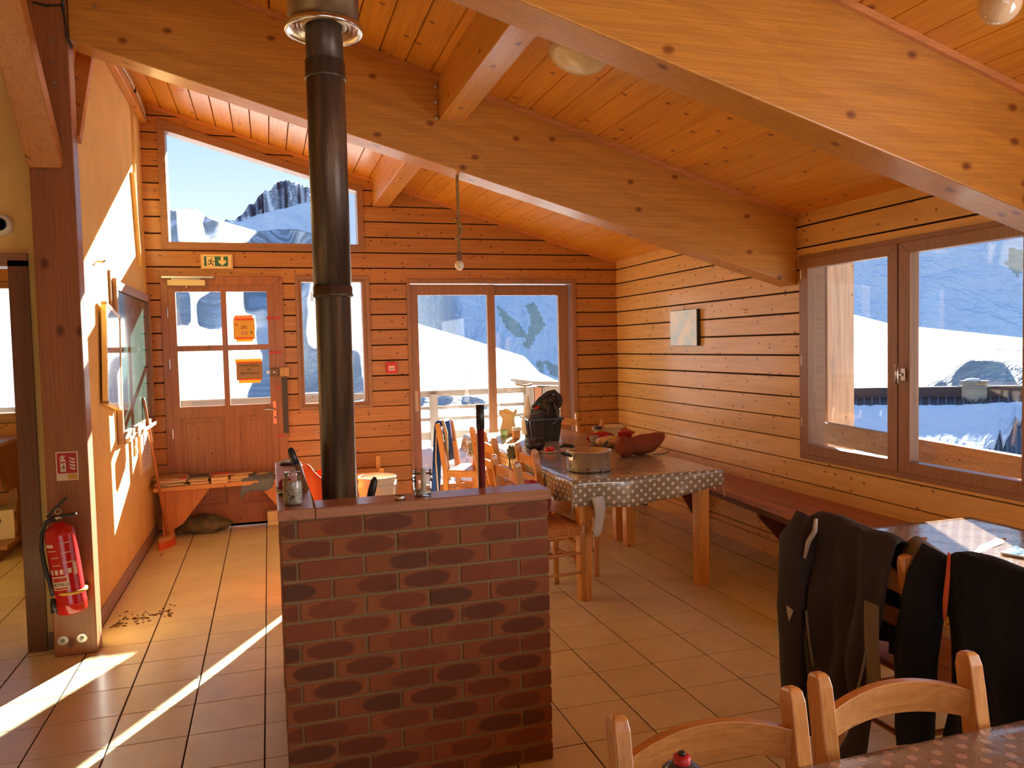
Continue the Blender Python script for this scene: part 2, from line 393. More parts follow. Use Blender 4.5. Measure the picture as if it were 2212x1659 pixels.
def plank_mb(poly, axis, face, back, ch=.003):
    """chamfered board; poly in (u,z), visible face at 'face'"""
    cu = sum(p[0] for p in poly)/len(poly); cz = sum(p[1] for p in poly)/len(poly); n = len(poly)
    zs = [p[1] for p in poly]; hz = max(zs)-min(zs)
    ins = [(p[0], p[1]+(ch if p[1] < cz else -ch) if hz > .02 else p[1]) for p in poly]
    mid = face+(ch if back > face else -ch)
    P = (lambda p, t: (p[0], t, p[1])) if axis == 'y' else (lambda p, t: (t, p[0], p[1]))
    V = [P(p, face) for p in ins]+[P(p, mid) for p in poly]+[P(p, back) for p in poly]
    F = [tuple(range(n))]+[(i, i+n, (i+1) % n+n, (i+1) % n) for i in range(n)]+[(i+n, i+2*n, (i+1) % n+2*n, (i+1) % n+n) for i in range(n)]+[tuple(range(3*n-1, 2*n-1, -1))]
    mb = MB(); mb.add(V, F); return mb
ROWZ = .1455
def cladding(root, axis, face, back, u0, u1, ops, slopes, top, mat, zoff=.155, zmax=4.0, name='plank'):
    z = zoff-ROWZ*2
    while z < zmax:
        g = .0055 if z > 1.05 else .003
        for poly in row_pieces(u0, u1, max(z, 0)+g, z+ROWZ-g, ops, slopes):
            if top: poly = clip(poly, top[0], top[1])
            if len(poly) > 2 and area2(poly) > 6e-4:
                wb(plank_mb(poly, axis, face, back), name, mat, root)
        z += ROWZ
def backing(root, axis, f, b, u0, u1, ops, slopes, top, mat, zmax=5.0, name='wall_core'):
    mb = MB()
    for poly in row_pieces(u0, u1, 0, zmax, ops, slopes):
        if top: poly = clip(poly, top[0], top[1])
        if len(poly) > 2: mb.prism(poly, 'y' if axis == 'y' else 'x', f, b)
    return wb(mb, name, mat, root)
def S(name, label, loc=(0, 0, 0)): return empty(name, loc, 0, label, 'room part', None, 'structure')

TOPX = ((.299, 1), 3.489)   # z <= roof(x)
door_o = (-.816, .212, 0, 2.255); small_o = (.325, 1.002, 1.025, 2.262); slide_o = (1.354, 3.093, 0, 2.237)
trap = (-.788, .967, 2.498, lambda x: 3.623-.303*(x+.788))
kit_o = (-3.1, -1.89, 1.03, 2.2)
wf = S('wall_front', 'far gable wall of horizontal varnished pine planks with dark shadow gaps', (1.2, YF, 0))
backing(wf, 'y', YF+.02, YF+.16, XK-.15, XR+.15, [door_o, small_o, slide_o, kit_o], [trap], ((.299, 1), 3.489+.03), M['dark'])
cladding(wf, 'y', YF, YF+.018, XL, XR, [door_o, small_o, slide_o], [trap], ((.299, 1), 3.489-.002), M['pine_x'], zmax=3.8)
wk = S('wall_kitchen', 'pine plank wall of the side room seen through the doorway', (-2.3, YF, 0))
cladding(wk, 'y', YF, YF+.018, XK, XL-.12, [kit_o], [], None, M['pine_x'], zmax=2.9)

rw_o = (-3.69, -1.905, .762, 2.138); rw2_o = (-7.4, -5.3, .762, 2.138)
wr = S('wall_right', 'right wall of horizontal honey-coloured pine planks beside the wide window', (XR, -1.5, 0))
backing(wr, 'x', XR+.02, XR+.16, BY, YF+.16, [rw_o, rw2_o], [], ((0, 1), roof(XR)+.02), M['dark'])
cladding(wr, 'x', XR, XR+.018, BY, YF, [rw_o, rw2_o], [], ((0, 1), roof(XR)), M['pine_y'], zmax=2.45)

wl = S('wall_left', 'yellow plastered left wall with sunlit patches', (XL, -.3, 0))
mb = MB(); mb.box((XL-.06, (YF-1.753)/2, 1.86), (.12, YF+1.753, 3.72)); wb(mb, 'plaster_panel', M['yellow'], wl)
mb = MB(); mb.box((XL+.004, (YF-1.76)/2, .045), (.008, YF+1.76, .09)); wb(mb, 'skirting', newmat('skirting_tile', lin(160, 138, 132), .4), wl)
# timber post strip part way along the plaster
mb = MB(); mb.bar((XL+.004, .45, 3.02), (XL+.004, .62, 2.3), .012, .055, (1, 0, 0)); mb.bar((XL+.004, .62, 3.6), (XL+.004, .62, 2.62), .012, .03, (1, 0, 0)); wb(mb, 'plaster_crack_cover', M['yellow'], wl)

# partition with doorway to the side room
pw = S('wall_back', 'dark yellow partition wall left of the timber post', (-1.6, -1.68, 0))
mb = MB(); kd = (-2.05, -1.19, 0, 2.075)
for poly in row_pieces(XK, XL-.13, 0, 5, [kd]):
    mb.prism(clip(poly, (.299, 1), 3.489+.01), 'y', -1.73, -1.62)
wb(mb, 'plaster_panel', M['yellow'], pw)
dt = S('trim_1', 'dark wooden lining of the doorway to the side room', (-1.6, -1.7, 0))
mb = MB(); mb.box((-1.165, -1.685, 1.04), (.09, .15, 2.08)); mb.box((-1.205, -1.68, 1.03), (.02, .12, 2.05)); wb(mb, 'jamb', wood('dark_trim_z', lin(120, 76, 46), 'z', knots=0), dt)
mb = MB(); mb.box((-1.62, -1.685, 2.085), (1.0, .15, .07)); mb.box((-2.08, -1.685, 1.04), (.07, .15, 2.08)); wb(mb, 'lintel', M['frame_h'], dt)
sk = MB(); sk.box((-1.085, -1.735, .045), (.06, .012, .09)); wb(sk, 'skirting', newmat('skirting_dark', lin(120, 100, 90), .5), pw)

# enclosing walls out of frame
ow = S('wall_rear', 'plain rear wall of the room behind the viewpoint', (0, BY, 0))
mb = MB()
for poly in row_pieces(XK, XR, 0, 5, [(-1.2, 2.4, .9, 2.35)]): mb.prism(clip(poly, (.299, 1), 3.5), 'y', BY-.1, BY)
wb(mb, 'plank_panel', M['pine_x'], ow)
oz = S('wall_side', 'plain wall on the left side of the hut', (XK, -4, 0))
mb = MB(); mb.box((XK-.06, (BY+YF)/2, 2.35), (.12, YF-BY, 4.7)); wb(mb, 'plaster_panel', M['yellow'], oz)

# floor ------------------------------------------------------------------
T = .303
fl = S('floor', 'floor of pale beige square ceramic tiles with dark joints', (1, -3, 0))
mb = MB(); mb.box(((XK+XR)/2+.1, (BY+YF)/2, -.055), (XR-XK+.35, YF-BY+.3, .1)); wb(mb, 'grout_bed', M['grout'], fl)
def tile_mb(w, d):
    h = .0018; e = .0015; V = []
    for (a, b, z) in ((w/2, d/2, -.004), (w/2, d/2, -h+.001), (w/2-e, d/2-e, 0)):
        V += [(-a, -b, z), (a, -b, z), (a, b, z), (-a, b, z)]
    F = [(8, 9, 10, 11)]+[(i, (i+1) % 4, (i+1) % 4+4, i+4) for i in range(4)]+[(i+4, (i+1) % 4+4, (i+1) % 4+8, i+8) for i in range(4)]
    return V, F
V, F = tile_mb(T-.0068, T-.0044); tm = MB(); tm.add(V, F); tme = tm.mesh('tile', M['tile'])
cmi = cam.matrix_world.inverted()
def project(p):
    q = cmi @ Vector(p)
    if q.z > -.2: return None
    return 1106+1702.19*q.x/-q.z, 829.5-1702.19*q.y/-q.z, -q.z
cand = []; rest = []
for i in range(-13, 12):
    for j in range(-4, 31):
        cx, cyy = (i+.5)*T, -(j+.5)*T
        if cx < XK-.1 or cyy < BY-.1: continue
        p = project((cx, cyy, 0)); inside = (-3.3 < cx/T and cx+T/2 < XR+.02 and cyy+T/2 < YF+.02)
        vis = p and -90 < p[0] < 2300 and p[1] < 1800 and (cx > XL-.05 or cyy < -1.75 or (cx < -1.1))
        if vis and 0.1 < cx < 1.05 and -3.5 < cyy < -2.0: vis = False
        if vis and 620 < p[0] < 1180 and cyy > -3.6 and p[1] > 1060: vis = False
        if vis and (cyy+T/2 < YF+.01) and cx+T/2 < XR+.01: cand.append((p[2], cx, cyy))
        else: rest.append((cx, cyy))
cand.sort()
for d, cx, cyy in cand[:298]:
    inst('tile', tme, (cx-fl.location.x, cyy-fl.location.y, 0), fl)
rest += [(c[1], c[2]) for c in cand[298:]]
mb = MB()
for cx, cyy in rest:
    x0, x1 = max(cx-T/2, XK)+.0024, min(cx+T/2, XR)-.0024; y0, y1 = max(cyy-T/2, BY)+.0016, min(cyy+T/2, YF)-.0016
    if x1-x0 > .02 and y1-y0 > .02: mb.add([(x0, y0, 0), (x1, y0, 0), (x1, y1, 0), (x0, y1, 0)], [(0, 1, 2, 3)])
wb(mb, 'tiles', M['tile'], fl, kind='stuff')

# ceiling ------------------------------------------------------------------
ce = S('ceiling', 'sloping ceiling of narrow orange pine boards running away from the viewer', (1.3, -2, 3))
BW = .1487; XC0 = -.9+.001
bays = [(-1.69, YF), (-3.80, -1.85), (BY, -3.95)]
nb0 = 0
xs = [XC0+BW*k for k in range(-18, 31)]
for bi, (y0, y1) in enumerate(bays):
    for k, x0 in enumerate(xs):
        x1 = min(x0+BW, XR+.02)
        if x1 < -1.1 and bi < 2 and x1 < -1.1: pass
        r0, r1 = roof(x0), roof(x1)
        poly = [(x0+.0022, r0+.008), (x0+.0055, r0), (x1-.0055, r1), (x1-.0022, r1+.008), (x1-.0022, r1+.02), (x0+.0022, r0+.02)]
        m_ = MB(); m_.prism(poly, 'y', y0, y1)
        wb(m_, 'ceiling_board', M['ceil_y'], ce)
mb = MB(); mb.prism([(XK-.6, roof(XK-.6)+.021), (XR+.75, roof(XR+.75)+.021), (XR+.75, roof(XR+.75)+.25), (XK-.6, roof(XK-.6)+.25)], 'y', BY-.6, YF+.85)
wb(mb, 'roof_deck', M['dark'], ce)

# trims ------------------------------------------------------------------
tn = S('trim_2', 'thin pine moulding where the boards meet the gable wall', (1.2, YF, 3))
def strip(x0, x1, y0, y1, dz0, dz1):
    m_ = MB(); m_.prism([(x0, roof(x0)-dz0), (x1, roof(x1)-dz0), (x1, roof(x1)-dz1), (x0, roof(x0)-dz1)], 'y', y0, y1); return m_
wb(strip(XL+.02, XR, YF-.02, YF-.0005, .001, .032), 'moulding', M['trimw'], tn)
for i, yb in enumerate((-1.865, -3.97)):
    t2 = S('trim_%d' % (3+i), 'thin pine moulding along the top of the %s glulam beam' % ('far' if i == 0 else 'near'), (1.2, yb, 3))
    wb(strip(-.85, XR, yb-.022, yb-.0005, .001, .030), 'moulding', M['trimw'], t2)

# beams ------------------------------------------------------------------
def bz(x): return 1.945+(XR-x)*.2855
def beam(y0, y1, x0, label):
    m_ = MB(); P = [(x0, bz(x0)), (XR-.001, bz(XR)), (XR-.001, roof(XR)-.0005), (x0, roof(x0)-.0005)]; m_.prism(P, 'y', y0, y1)
    return m_.build('roof_beam', M['beam_x'], None, bevel=.006, label=label, cat='beam', group=None)
beam(-1.865, -1.675, -.85, 'long glulam beam sloping from the left post to the wall beside the window')
beam(-3.97, -3.785, -1.6, 'nearer large glulam beam crossing the upper right above the wide window')
def purlin(x0, w, y0, y1, zb, label):
    m_ = MB(); P = [(x0, zb), (x0+w, zb), (x0+w, roof(x0+w)-.0005), (x0, roof(x0)-.0005)]; m_.prism(P, 'y', y0, y1)
    o = m_.build('purlin', M['beam_y'], None, bevel=.004, label=label, cat='beam'); return o
purlin(1.06, .145, -1.674, YF-.001, 2.915, 'short timber purlin running from the far beam to the gable wall')
pu = purlin(1.075, .15, -3.784, -1.866, 2.905, 'short timber purlin between the two big beams, beside the stove pipe')
for zz in (3.10, 3.01, 2.92):
    mb = MB(); R = Matrix.Rotation(PI/2, 3, 'X'); mb.lathe([(.009, 0), (.012, .004), (.012, .012), (.006, .016)], 10, (1.062, -1.868, zz), R); wb(mb, 'bolt', M['steel'], pu)
# plate beam on top of the left wall, carrying cables
m_ = MB(); m_.prism([(XL+.001, 3.575), (XL+.055, 3.575), (XL+.055, roof(XL+.055)-.002), (XL+.001, roof(XL)-.002)], 'y', -1.70, YF-.001)
m_.build('wall_plate', M['beam_y'], None, bevel=.004, label='timber wall plate along the top of the yellow wall', cat='beam')
mb = MB()
for dz in (0, .008, .016):
    mb.tube([(XL+.061, y, 3.655+dz+.012*math.sin(y*5)-(.05*max(0, y-.8)/.27)) for y in np.linspace(-1.6, 1.04, 24)], .0035, 6)
ca = mb.build('electric_cable', newmat('cable_grey', lin(190, 180, 165), .4), None, True, label='three thin pale cables clipped along the timber wall plate', cat='cable')
for y in (-.9, -.2, .45):
    mb = MB(); mb.box((XL+.062, y, 3.663), (.016, .02, .04)); wb(mb, 'clip', M['black'], ca)

# post ------------------------------------------------------------------
m_ = MB(); m_.box((-.955, -1.8195, 1.90), (.204, .129, 3.80)); 
po = m_.build('timber_post', M['post_z'], None, bevel=.006, label='square brown timber post with metal bolts, carrying the fire extinguisher', cat='post')
def disc(parent, name, c, r, t, mat, ax='y', n=20):
    mb = MB(); R = Matrix.Rotation(PI/2, 3, 'X') if ax == 'y' else Matrix.Rotation(PI/2, 3, 'Y')
    mb.lathe([(r*.9, 0), (r, t*.3), (r, t*.7), (r*.9, t)], n, c, R); return wb(mb, name, mat, parent, False)
for x, z in ((-1.015, .085), (-.925, .088)):
    w_ = disc(po, 'washer', (x, -1.8842, z), .026, .003, M['steel']); disc(w_, 'nut', (x, -1.8875, z), .0095, .010, bpy.data.materials.get('nut_steel') or newmat('nut_steel', (.3, .27, .22), .4, .9), n=6)
for x, z in ((-.93, 3.185), (-.926, 3.075), (-.922, 2.965)):
    disc(po, 'bolt', (x, -1.8842, z), .011, .01, M['steel'])
for x, z in ((-.84, 3.42), (-.72, 3.38)):
    disc(po, 'bolt', (x, -1.8845 if x < -.853 else -1.866, z), .011, .01, M['steel'])
mb = MB(); mb.bar((-.975, -1.892, 2.56), (-1.02, -2.95, 3.86), .105, .15, (1, 0, 0))
br = mb.build('timber_brace', wood('brace_wood', lin(196, 126, 62), 'y', knots=.4), None, bevel=.005, label='diagonal timber brace rising from the post towards the viewer', cat='beam')
mb = MB(); mb.bar((-.885, -1.752, 2.72), (-.885, -1.10, 3.575), .055, .09, (1, 0, 0))
mb.build('timber_brace', bpy.data.materials['brace_wood'], None, bevel=.004, label='shorter diagonal brace behind the post, against the yellow wall', cat='beam')
mb = MB(); mb.tube([(-1.0, -1.89, 3.36), (-.94, -1.891, 3.35), (-.872, -1.892, 3.36), (-.858, -1.90, 3.30), (-.852, -1.90, 3.20), (-.835, -1.88, 3.15)], .006, 8)
mb.tube([(-.865, -1.895, 3.62), (-.866, -1.895, 3.45), (-.86, -1.90, 3.33)], .006, 8)
mb.build('electric_cable', M['black'], None, True, label='black cable bent round the top of the timber post', cat='cable')

# ------------------------------------------------------------------ windows and doors
def ring(mb, outer, inner, y0, y1, axis='y'):
    n = len(outer)
    for i in range(n):
        a, b, c, d = outer[i], outer[(i+1) % n], inner[(i+1) % n], inner[i]
        mb.prism([a, b, c, d], axis, y0, y1)
def rect(u0, u1, z0, z1): return [(u0, z0), (u1, z0), (u1, z1), (u0, z1)]
def pane(parent, poly, t0, t1, axis='y'):
    mb = MB(); mb.prism(poly, axis, t0, t1); return wb(mb, 'pane', M['glass'], parent)
TP = [(-.788, 2.498), (.967, 2.498), (.967, 3.091), (-.788, 3.623)]; TI = [(-.727, 2.556), (.912, 2.556), (.912, 3.052), (-.727, 3.520)]
win1 = S('window_1', 'large trapezoid gable window above the door showing sky and snowy peak', (0, YF, 2.5))
mb = MB(); ring(mb, TP, TI, YF-.014, YF+.16); wb(mb, 'window_frame', M['frame_h'], win1, bevel=.002)
pane(win1, [(p[0]+(.004 if p[0] > 0 else -.004), p[1]) for p in TI], YF+.09, YF+.094)
win2 = S('window_2', 'narrow upright window between the door and the sliding door, partly behind the pipe', (.66, YF, 1.02))
mb = MB(); ring(mb, rect(*small_o), rect(.355, .965, 1.055, 2.232), YF-.014, YF+.16); wb(mb, 'window_frame', M['frame'], win2, bevel=.002)
mb = MB(); ring(mb, rect(.355, .965, 1.055, 2.232), rect(.382, .932, 1.082, 2.208), YF+.0, YF+.12); wb(mb, 'sash', M['frame'], win2, bevel=.002)
pane(win2, rect(.38, .934, 1.08, 2.21), YF+.08, YF+.084)
win5 = S('window_5', 'window of the side room, seen through the doorway at far left', (-2.4, YF, 1.03))
mb = MB(); ring(mb, rect(*kit_o), rect(-3.0, -1.935, 1.108, 2.15), YF-.014, YF+.16); wb(mb, 'window_frame', M['frame_h'], win5)
pane(win5, rect(-3.0, -1.93, 1.10, 2.155), YF+.08, YF+.084)
# sliding door
sl = S('door_2', 'wide glazed sliding door with two wooden leaves opening on the snowy terrace', (2.2, YF, 0))
mb = MB(); ring(mb, rect(1.354, 3.093, 0, 2.237), rect(1.388, 3.05, .10, 2.195), YF-.014, YF+.16); wb(mb, 'door_frame', M['frame'], sl, bevel=.002)
mb = MB(); mb.box((2.22, YF-.004, 2.203), (1.66, .012, .02)); wb(mb, 'rail', M['steel'], sl)
for nm, o_, i_, y0 in (('sliding_leaf', rect(1.388, 2.232, .10, 2.185), rect(1.463, 2.157, .232, 2.083), YF+.01), ('sliding_leaf', rect(2.20, 3.04, .10, 2.185), rect(2.251, 2.928, .232, 2.082), YF+.065)):
    mb = MB(); ring(mb, o_, i_, y0, y0+.05); lf = wb(mb, nm, M['frame'], sl, bevel=.002)
    mb = MB(); mb.prism(i_, 'y', y0+.022, y0+.026); wb(mb, 'pane', M['glass'], lf)
    if y0 < YF+.03:
        mb = MB(); mb.box((1.425, y0-.002, 1.06), (.032, .005, .20)); wb(mb, 'pull_handle', newmat('worn_plate', lin(190, 165, 140), .5), lf)
mb = MB(); mb.box((2.22, YF+.07, .05), (1.73, .18, .1)); wb(mb, 'sill', M['frame_h'], sl)
# right window
win3 = S('window_3', 'wide two-sash wooden window in the right wall overlooking snowy slopes', (XR, -2.8, .76))
mb = MB(); ring(mb, rect(-3.69, -1.905, .762, 2.138), rect(-3.65, -1.945, .80, 2.105), XR-.018, XR+.16, 'x'); wb(mb, 'window_frame', M['frame_h'], win3, bevel=.002)
for o_, i_ in ((rect(-2.792, -1.94, .795, 2.11), rect(-2.717, -2.005, .862, 2.045)), (rect(-3.655, -2.802, .795, 2.11), rect(-3.58, -2.884, .862, 2.045))):
    mb = MB(); ring(mb, o_, i_, XR-.028, XR+.04, 'x'); lf = wb(mb, 'sash', M['frame'], win3, bevel=.003)
    mb = MB(); mb.prism(i_, 'x', XR+.018, XR+.022); wb(mb, 'pane', M['glass'], lf)
    if i_[0][0] > -3:
        for zz in (.98, 1.40, 1.98):
            mb = MB(); mb.lathe([(.006, 0), (.006, .06)], 8, (XR-.022, -1.936, zz)); wb(mb, 'hinge', M['steel'], lf)
hd = MB(); hd.box((XR-.034, -2.845, 1.36), (.012, .028, .075)); h0 = wb(hd, 'handle_plate', M['steel'], win3, bevel=.004)
hd = MB(); hd.tube([(XR-.036, -2.845, 1.36), (XR-.075, -2.845, 1.36)], .009, 10); hd.tube([(XR-.08, -2.845, 1.42), (XR-.08, -2.845, 1.31)], .010, 10); wb(hd, 'handle', M['steel'], h0, True)
win4 = S('added_window', 'unseen window added to the right wall beside the viewpoint for the side light', (XR, -6.3, .76))  # unseen window, added for more light and as a setting for the side fill
mb = MB(); ring(mb, rect(-7.4, -5.3, .762, 2.138), rect(-7.32, -5.38, .85, 2.05), XR-.018, XR+.16, 'x'); wb(mb, 'window_frame', M['frame_h'], win4)
pane(win4, rect(-7.32, -5.38, .85, 2.05), XR+.02, XR+.024, 'x')
# entrance door
dr = S('door_1', 'wooden entrance door with four glass panes and taped paper notes', (-.3, YF, 0))
mb = MB(); ring(mb, [(-.816, 0), (.212, 0), (.212, 2.255), (-.816, 2.255)], [(-.757, 0), (.136, 0), (.136, 2.178), (-.757, 2.178)], YF-.014, YF+.12); wb(mb, 'door_frame', M['door'], dr, bevel=.003)
D0, D1 = YF-.004, YF+.042
mb = MB()
for r_ in (rect(-.7569, -.696, .02, 2.1779), rect(.074, .1359, .02, 2.1779), rect(-.696, .074, 2.12, 2.1779), rect(-.696, .074, 1.00, 1.098), rect(-.696, .074, .02, .20), rect(-.321, -.274, 1.098, 2.12), rect(-.33, -.20, .20, 1.0)):
    mb.prism(r_, 'y', D0, D1)
for r_ in (rect(-.696, -.321, 1.592, 1.642), rect(-.274, .074, 1.592, 1.642)): mb.prism(r_, 'y', D0, D1)
lf = wb(mb, 'door_leaf', M['door'], dr)
for r_ in (rect(-.696, -.321, 1.642, 2.12), rect(-.274, .074, 1.642, 2.12), rect(-.696, -.321, 1.098, 1.592), rect(-.274, .074, 1.098, 1.592)):
    mb = MB(); mb.prism(r_, 'y', YF+.016, YF+.020); wb(mb, 'pane', M['glass'], lf)
for a, b in ((-.696, -.33), (-.20, .074)):
    mb = MB(); mb.prism(rect(a, b, .20, 1.0), 'y', YF+.010, YF+.03); ring(mb, rect(a, b, .20, 1.0), rect(a+.016, b-.016, .216, .984), YF+.002, YF+.012)
    mb.prism(rect(a+.045, b-.045, .245, .955), 'y', YF+.004, YF+.012); wb(mb, 'door_panel', M['door'], lf, bevel=.003)
for zz in (1.93, 1.48, .86):
    mb = MB(); mb.lathe([(.008, 0), (.008, .085)], 8, (-.765, YF-.012, zz-.04)); wb(mb, 'hinge', M['steel'], dr)
mb = MB(); mb.box((.107, YF-.009, 1.015), (.032, .008, .215)); hp = wb(mb, 'handle_plate', newmat('copper_plate', lin(235, 150, 115), .35, .6), lf, bevel=.012)
mb = MB(); mb.tube([(.107, YF-.01, 1.045), (.107, YF-.05, 1.045), (.09, YF-.055, 1.045), (.0, YF-.05, 1.046)], [.009, .009, .010, .006], 10); wb(mb, 'handle', M['steel'], hp, True)
mb = MB(); mb.lathe([(.008, 0), (.009, .004), (.006, .008)], 12, (.109, YF-.013, .97), Matrix.Rotation(PI/2, 3, 'X')); wb(mb, 'keyhole', M['black'], hp)
cream = newmat('cream_metal', lin(224, 206, 150), .35, .2)
mb = MB(); mb.box((-.585, YF-.03, 2.245), (.43, .02, .016)); mb.box((-.60, YF-.03, 2.228), (.24, .016, .006)); dc = wb(mb, 'closer_arm', M['steel'], dr)
mb = MB(); mb.box((-.598, YF-.028, 2.196), (.31, .045, .05)); mb.lathe([(.008, 0), (.008, .03)], 8, (-.60, YF-.03, 2.15)); wb(mb, 'door_closer', cream, dr, bevel=.003)
mb = MB(); mb.box((.115, YF-.018, 1.385), (.075, .03, .07)); lk = wb(mb, 'lock_box', newmat('brass_dark', lin(120, 96, 60), .35, .8), lf, bevel=.005)
mb = MB(); mb.box((.062, YF-.016, 1.385), (.03, .02, .028)); mb.lathe([(.016, 0), (.013, .012), (.006, .02)], 14, (.118, YF-.034, 1.385), Matrix.Rotation(PI/2, 3, 'X')); wb(mb, 'lock_cylinder', M['steel'], lk)
mb = MB(); mb.box((.205, YF-.02, 1.385), (.085, .03, .085)); mb.box((.185, YF-.036, 1.387), (.03, .01, .065)); wb(mb, 'lock_keeper', newmat('brass_pale', lin(190, 150, 95), .4, .5), dr, bevel=.004)
mb = MB(); mb.box((.202, YF-.022, 1.08), (.045, .016, .52)); wb(mb, 'draught_bar', newmat('dark_rubber', lin(62, 56, 54), .5), dr)
redtape = newmat('red_tape', lin(190, 60, 60), .5)
for x, z, l in ((.125, 1.88, .12), (.13, 1.565, .11), (.145, 1.24, .035), (.15, .80, .05)):
    mb = MB(); mb.box((x, YF-.016, z), (l, .003, .022)); wb(mb, 'tape_strip', redtape, dr)
# ================================================================== OUTDOORS
def deg(a): return a*PI/180
CX, CYY, CZ = CAM
HB = [(-34, 8), (-21.93, 9.2), (-15.61, 4.83), (-11.82, 7.22), (-6.52, 9.35), (-4.96, 9.56), (-4.24, 9.59), (-3.83, 9.13), (-2.67, 8.81), (-.3, 8.19), (.93, 8.37), (2.17, 8.39), (3.56, 8.03), (6.15, 6.19), (10.49, 1.71), (13.63, .71), (16.13, -.15), (18.06, -.8), (19.11, -2.01), (20.68, -2.75), (23.62, -2.6), (30.19, -.08), (36.4, 1.83), (39.9, 1.76), (42.83, .83), (50.14, -.25), (58.41, -1.21), (70, -2)]
SH = [[(-6.04, 4.05), (-1.35, 4.43), (-.92, 3.8), (-2.33, 2.23), (-3.08, 2.02), (-6.12, 2.06)],
      [(2.17, -.25), (3.45, .21), (6.99, .12), (6.88, -3.52), (2.55, -3.03)],
      [(10.18, -3.29), (13.52, -3.45), (15.53, -3.94), (15.51, -4.61), (10.15, -4.29)],
      [(50.16, -1.81), (47.42, -1.29), (45.9, -2.21), (44.45, -3.7), (44.46, -5.19), (60, -5.6), (60, -1.97)]]
def inpoly(X, Y, P):
    r = np.zeros(X.shape, bool); n = len(P)
    for i in range(n):
        (x1, y1), (x2, y2) = P[i], P[(i+1) % n]
        c = ((y1 > Y) != (y2 > Y)) & (X < (x2-x1)*(Y-y1)/((y2-y1)+1e-9)+x1); r ^= c
    return r
def blur(A, n=2):
    for _ in range(n):
        A = (np.roll(A, 1, 0)+A+np.roll(A, -1, 0))/3; A[:, 1:-1] = (A[:, :-2]+A[:, 1:-1]+A[:, 2:])/3
    return A
rng = np.random.default_rng(3)
def fnoise(na, ne, f0, f1, octs=4, seed=0):
    r = np.random.default_rng(seed); A = np.zeros((na, ne)); amp = 1.0
    for o_ in range(octs):
        ga, ge = max(3, int(f0*2**o_)), max(3, int(f1*2**o_)); g = r.standard_normal((ga+2, ge+2))
        x = np.linspace(0, ga, na); y = np.linspace(0, ge, ne); xi = x.astype(int); yi = y.astype(int); fx = x-xi; fy = y-yi
        fx = fx*fx*(3-2*fx); fy = fy*fy*(3-2*fy)
        a = g[xi][:, yi]*(1-fx)[:, None]*(1-fy)+g[xi+1][:, yi]*fx[:, None]*(1-fy)+g[xi][:, yi+1]*(1-fx)[:, None]*fy+g[xi+1][:, yi+1]*fx[:, None]*fy
        A += a*amp; amp *= .5
    return A
def terrain(name, label, cat, mat, crest, el0, D0, na, ne, slopefn, az0=-26, az1=66, shade=(), jag=0, seed=1, rock=None, close=True, noiseamp=0.0):
    az = np.linspace(az0, az1, na); ce_ = np.interp(az, [c[0] for c in crest], [c[1] for c in crest])
    if jag: ce_ = ce_+jag*fnoise(na, 4, 60, 1, 4, seed)[:, 0]
    t = np.linspace(0, 1, ne); EL = el0+(ce_-el0)[:, None]*t[None, :]; AZ = np.repeat(az[:, None], ne, 1)
    SHD = np.zeros(EL.shape)
    wob = .18*fnoise(na, ne, 30, 12, 3, seed+5)
    for P in shade: SHD = np.maximum(SHD, inpoly(AZ+wob, EL+wob, P).astype(float))
    SHD = blur(SHD, 2)
    te = np.tan(np.radians(EL)); s = slopefn(AZ, EL, te, SHD)+noiseamp*fnoise(na, ne, 50, 26, 4, seed+9)
    s = np.maximum(s, te+.018)
    dl = np.diff(np.radians(EL), axis=1)*(1+te[:, 1:]**2)/(s[:, 1:]-te[:, 1:])
    lnD = np.concatenate([np.zeros((na, 1)), np.cumsum(dl, 1)], 1)+np.log(np.interp(az, [0, 1], [1, 1])*(D0(az) if callable(D0) else D0))[:, None]; lnD = np.minimum(lnD, math.log(12000)); D = np.exp(lnD)
    D = blur(D, 1) if close else D
    Z = CZ+D*te; A = np.radians(AZ); X = CX+D*np.sin(A); Y = CYY+D*np.cos(A)
    ex = 3
    Xs = [X]; Ys = [Y]; Zs = [Z]
    for k in range(1, ex+1):
        Dk = D[:, -1]*(1+.05*k); Xs.append((CX+Dk*np.sin(A[:, -1]))[:, None]); Ys.append((CYY+Dk*np.cos(A[:, -1]))[:, None]); Zs.append((Z[:, -1]-D[:, -1]*.012*k*k)[:, None])
    X = np.concatenate(Xs, 1); Y = np.concatenate(Ys, 1); Z = np.concatenate(Zs, 1); ne2 = ne+ex
    V = np.stack([X, Y, Z], -1).reshape(-1, 3)
    i, j = np.meshgrid(np.arange(na-1), np.arange(ne2-1), indexing='ij'); b = (i*ne2+j).ravel()
    F = np.stack([b, b+1, b+ne2+1, b+ne2], 1)[:, ::-1]
    c = V.mean(0); c[2] = V[:, 2].min()
    me = bpy.data.meshes.new(name); me.from_pydata((V-c).tolist(), [], F.tolist()); me.materials.append(mat)
    me.polygons.foreach_set('use_smooth', [True]*len(me.polygons)); me.update()
    if rock is not None:
        R_ = rock(AZ, EL, ce_[:, None]); R_ = np.concatenate([R_]+[R_[:, -1:]]*ex, 1).ravel()
        at = me.attributes.new('rock', 'FLOAT', 'POINT'); at.data.foreach_set('value', R_.astype(np.float32))
    o = bpy.data.objects.new(name, me); COL.objects.link(o); o.location = c.tolist()
    return tag(o, label, cat, None, 'structure')
def s_near(AZ, EL, te, SHD): return np.where(te < 0, .045, te+.05)*(1-SHD)+(te+.43)*SHD
terrain('snow_hill', 'broad sunlit snow slope beginning just beyond the terrace', 'hill', M['snow_hill'], HB, -12.5, 10.6, 460, 150, s_near, shade=SH, seed=2, noiseamp=.006)
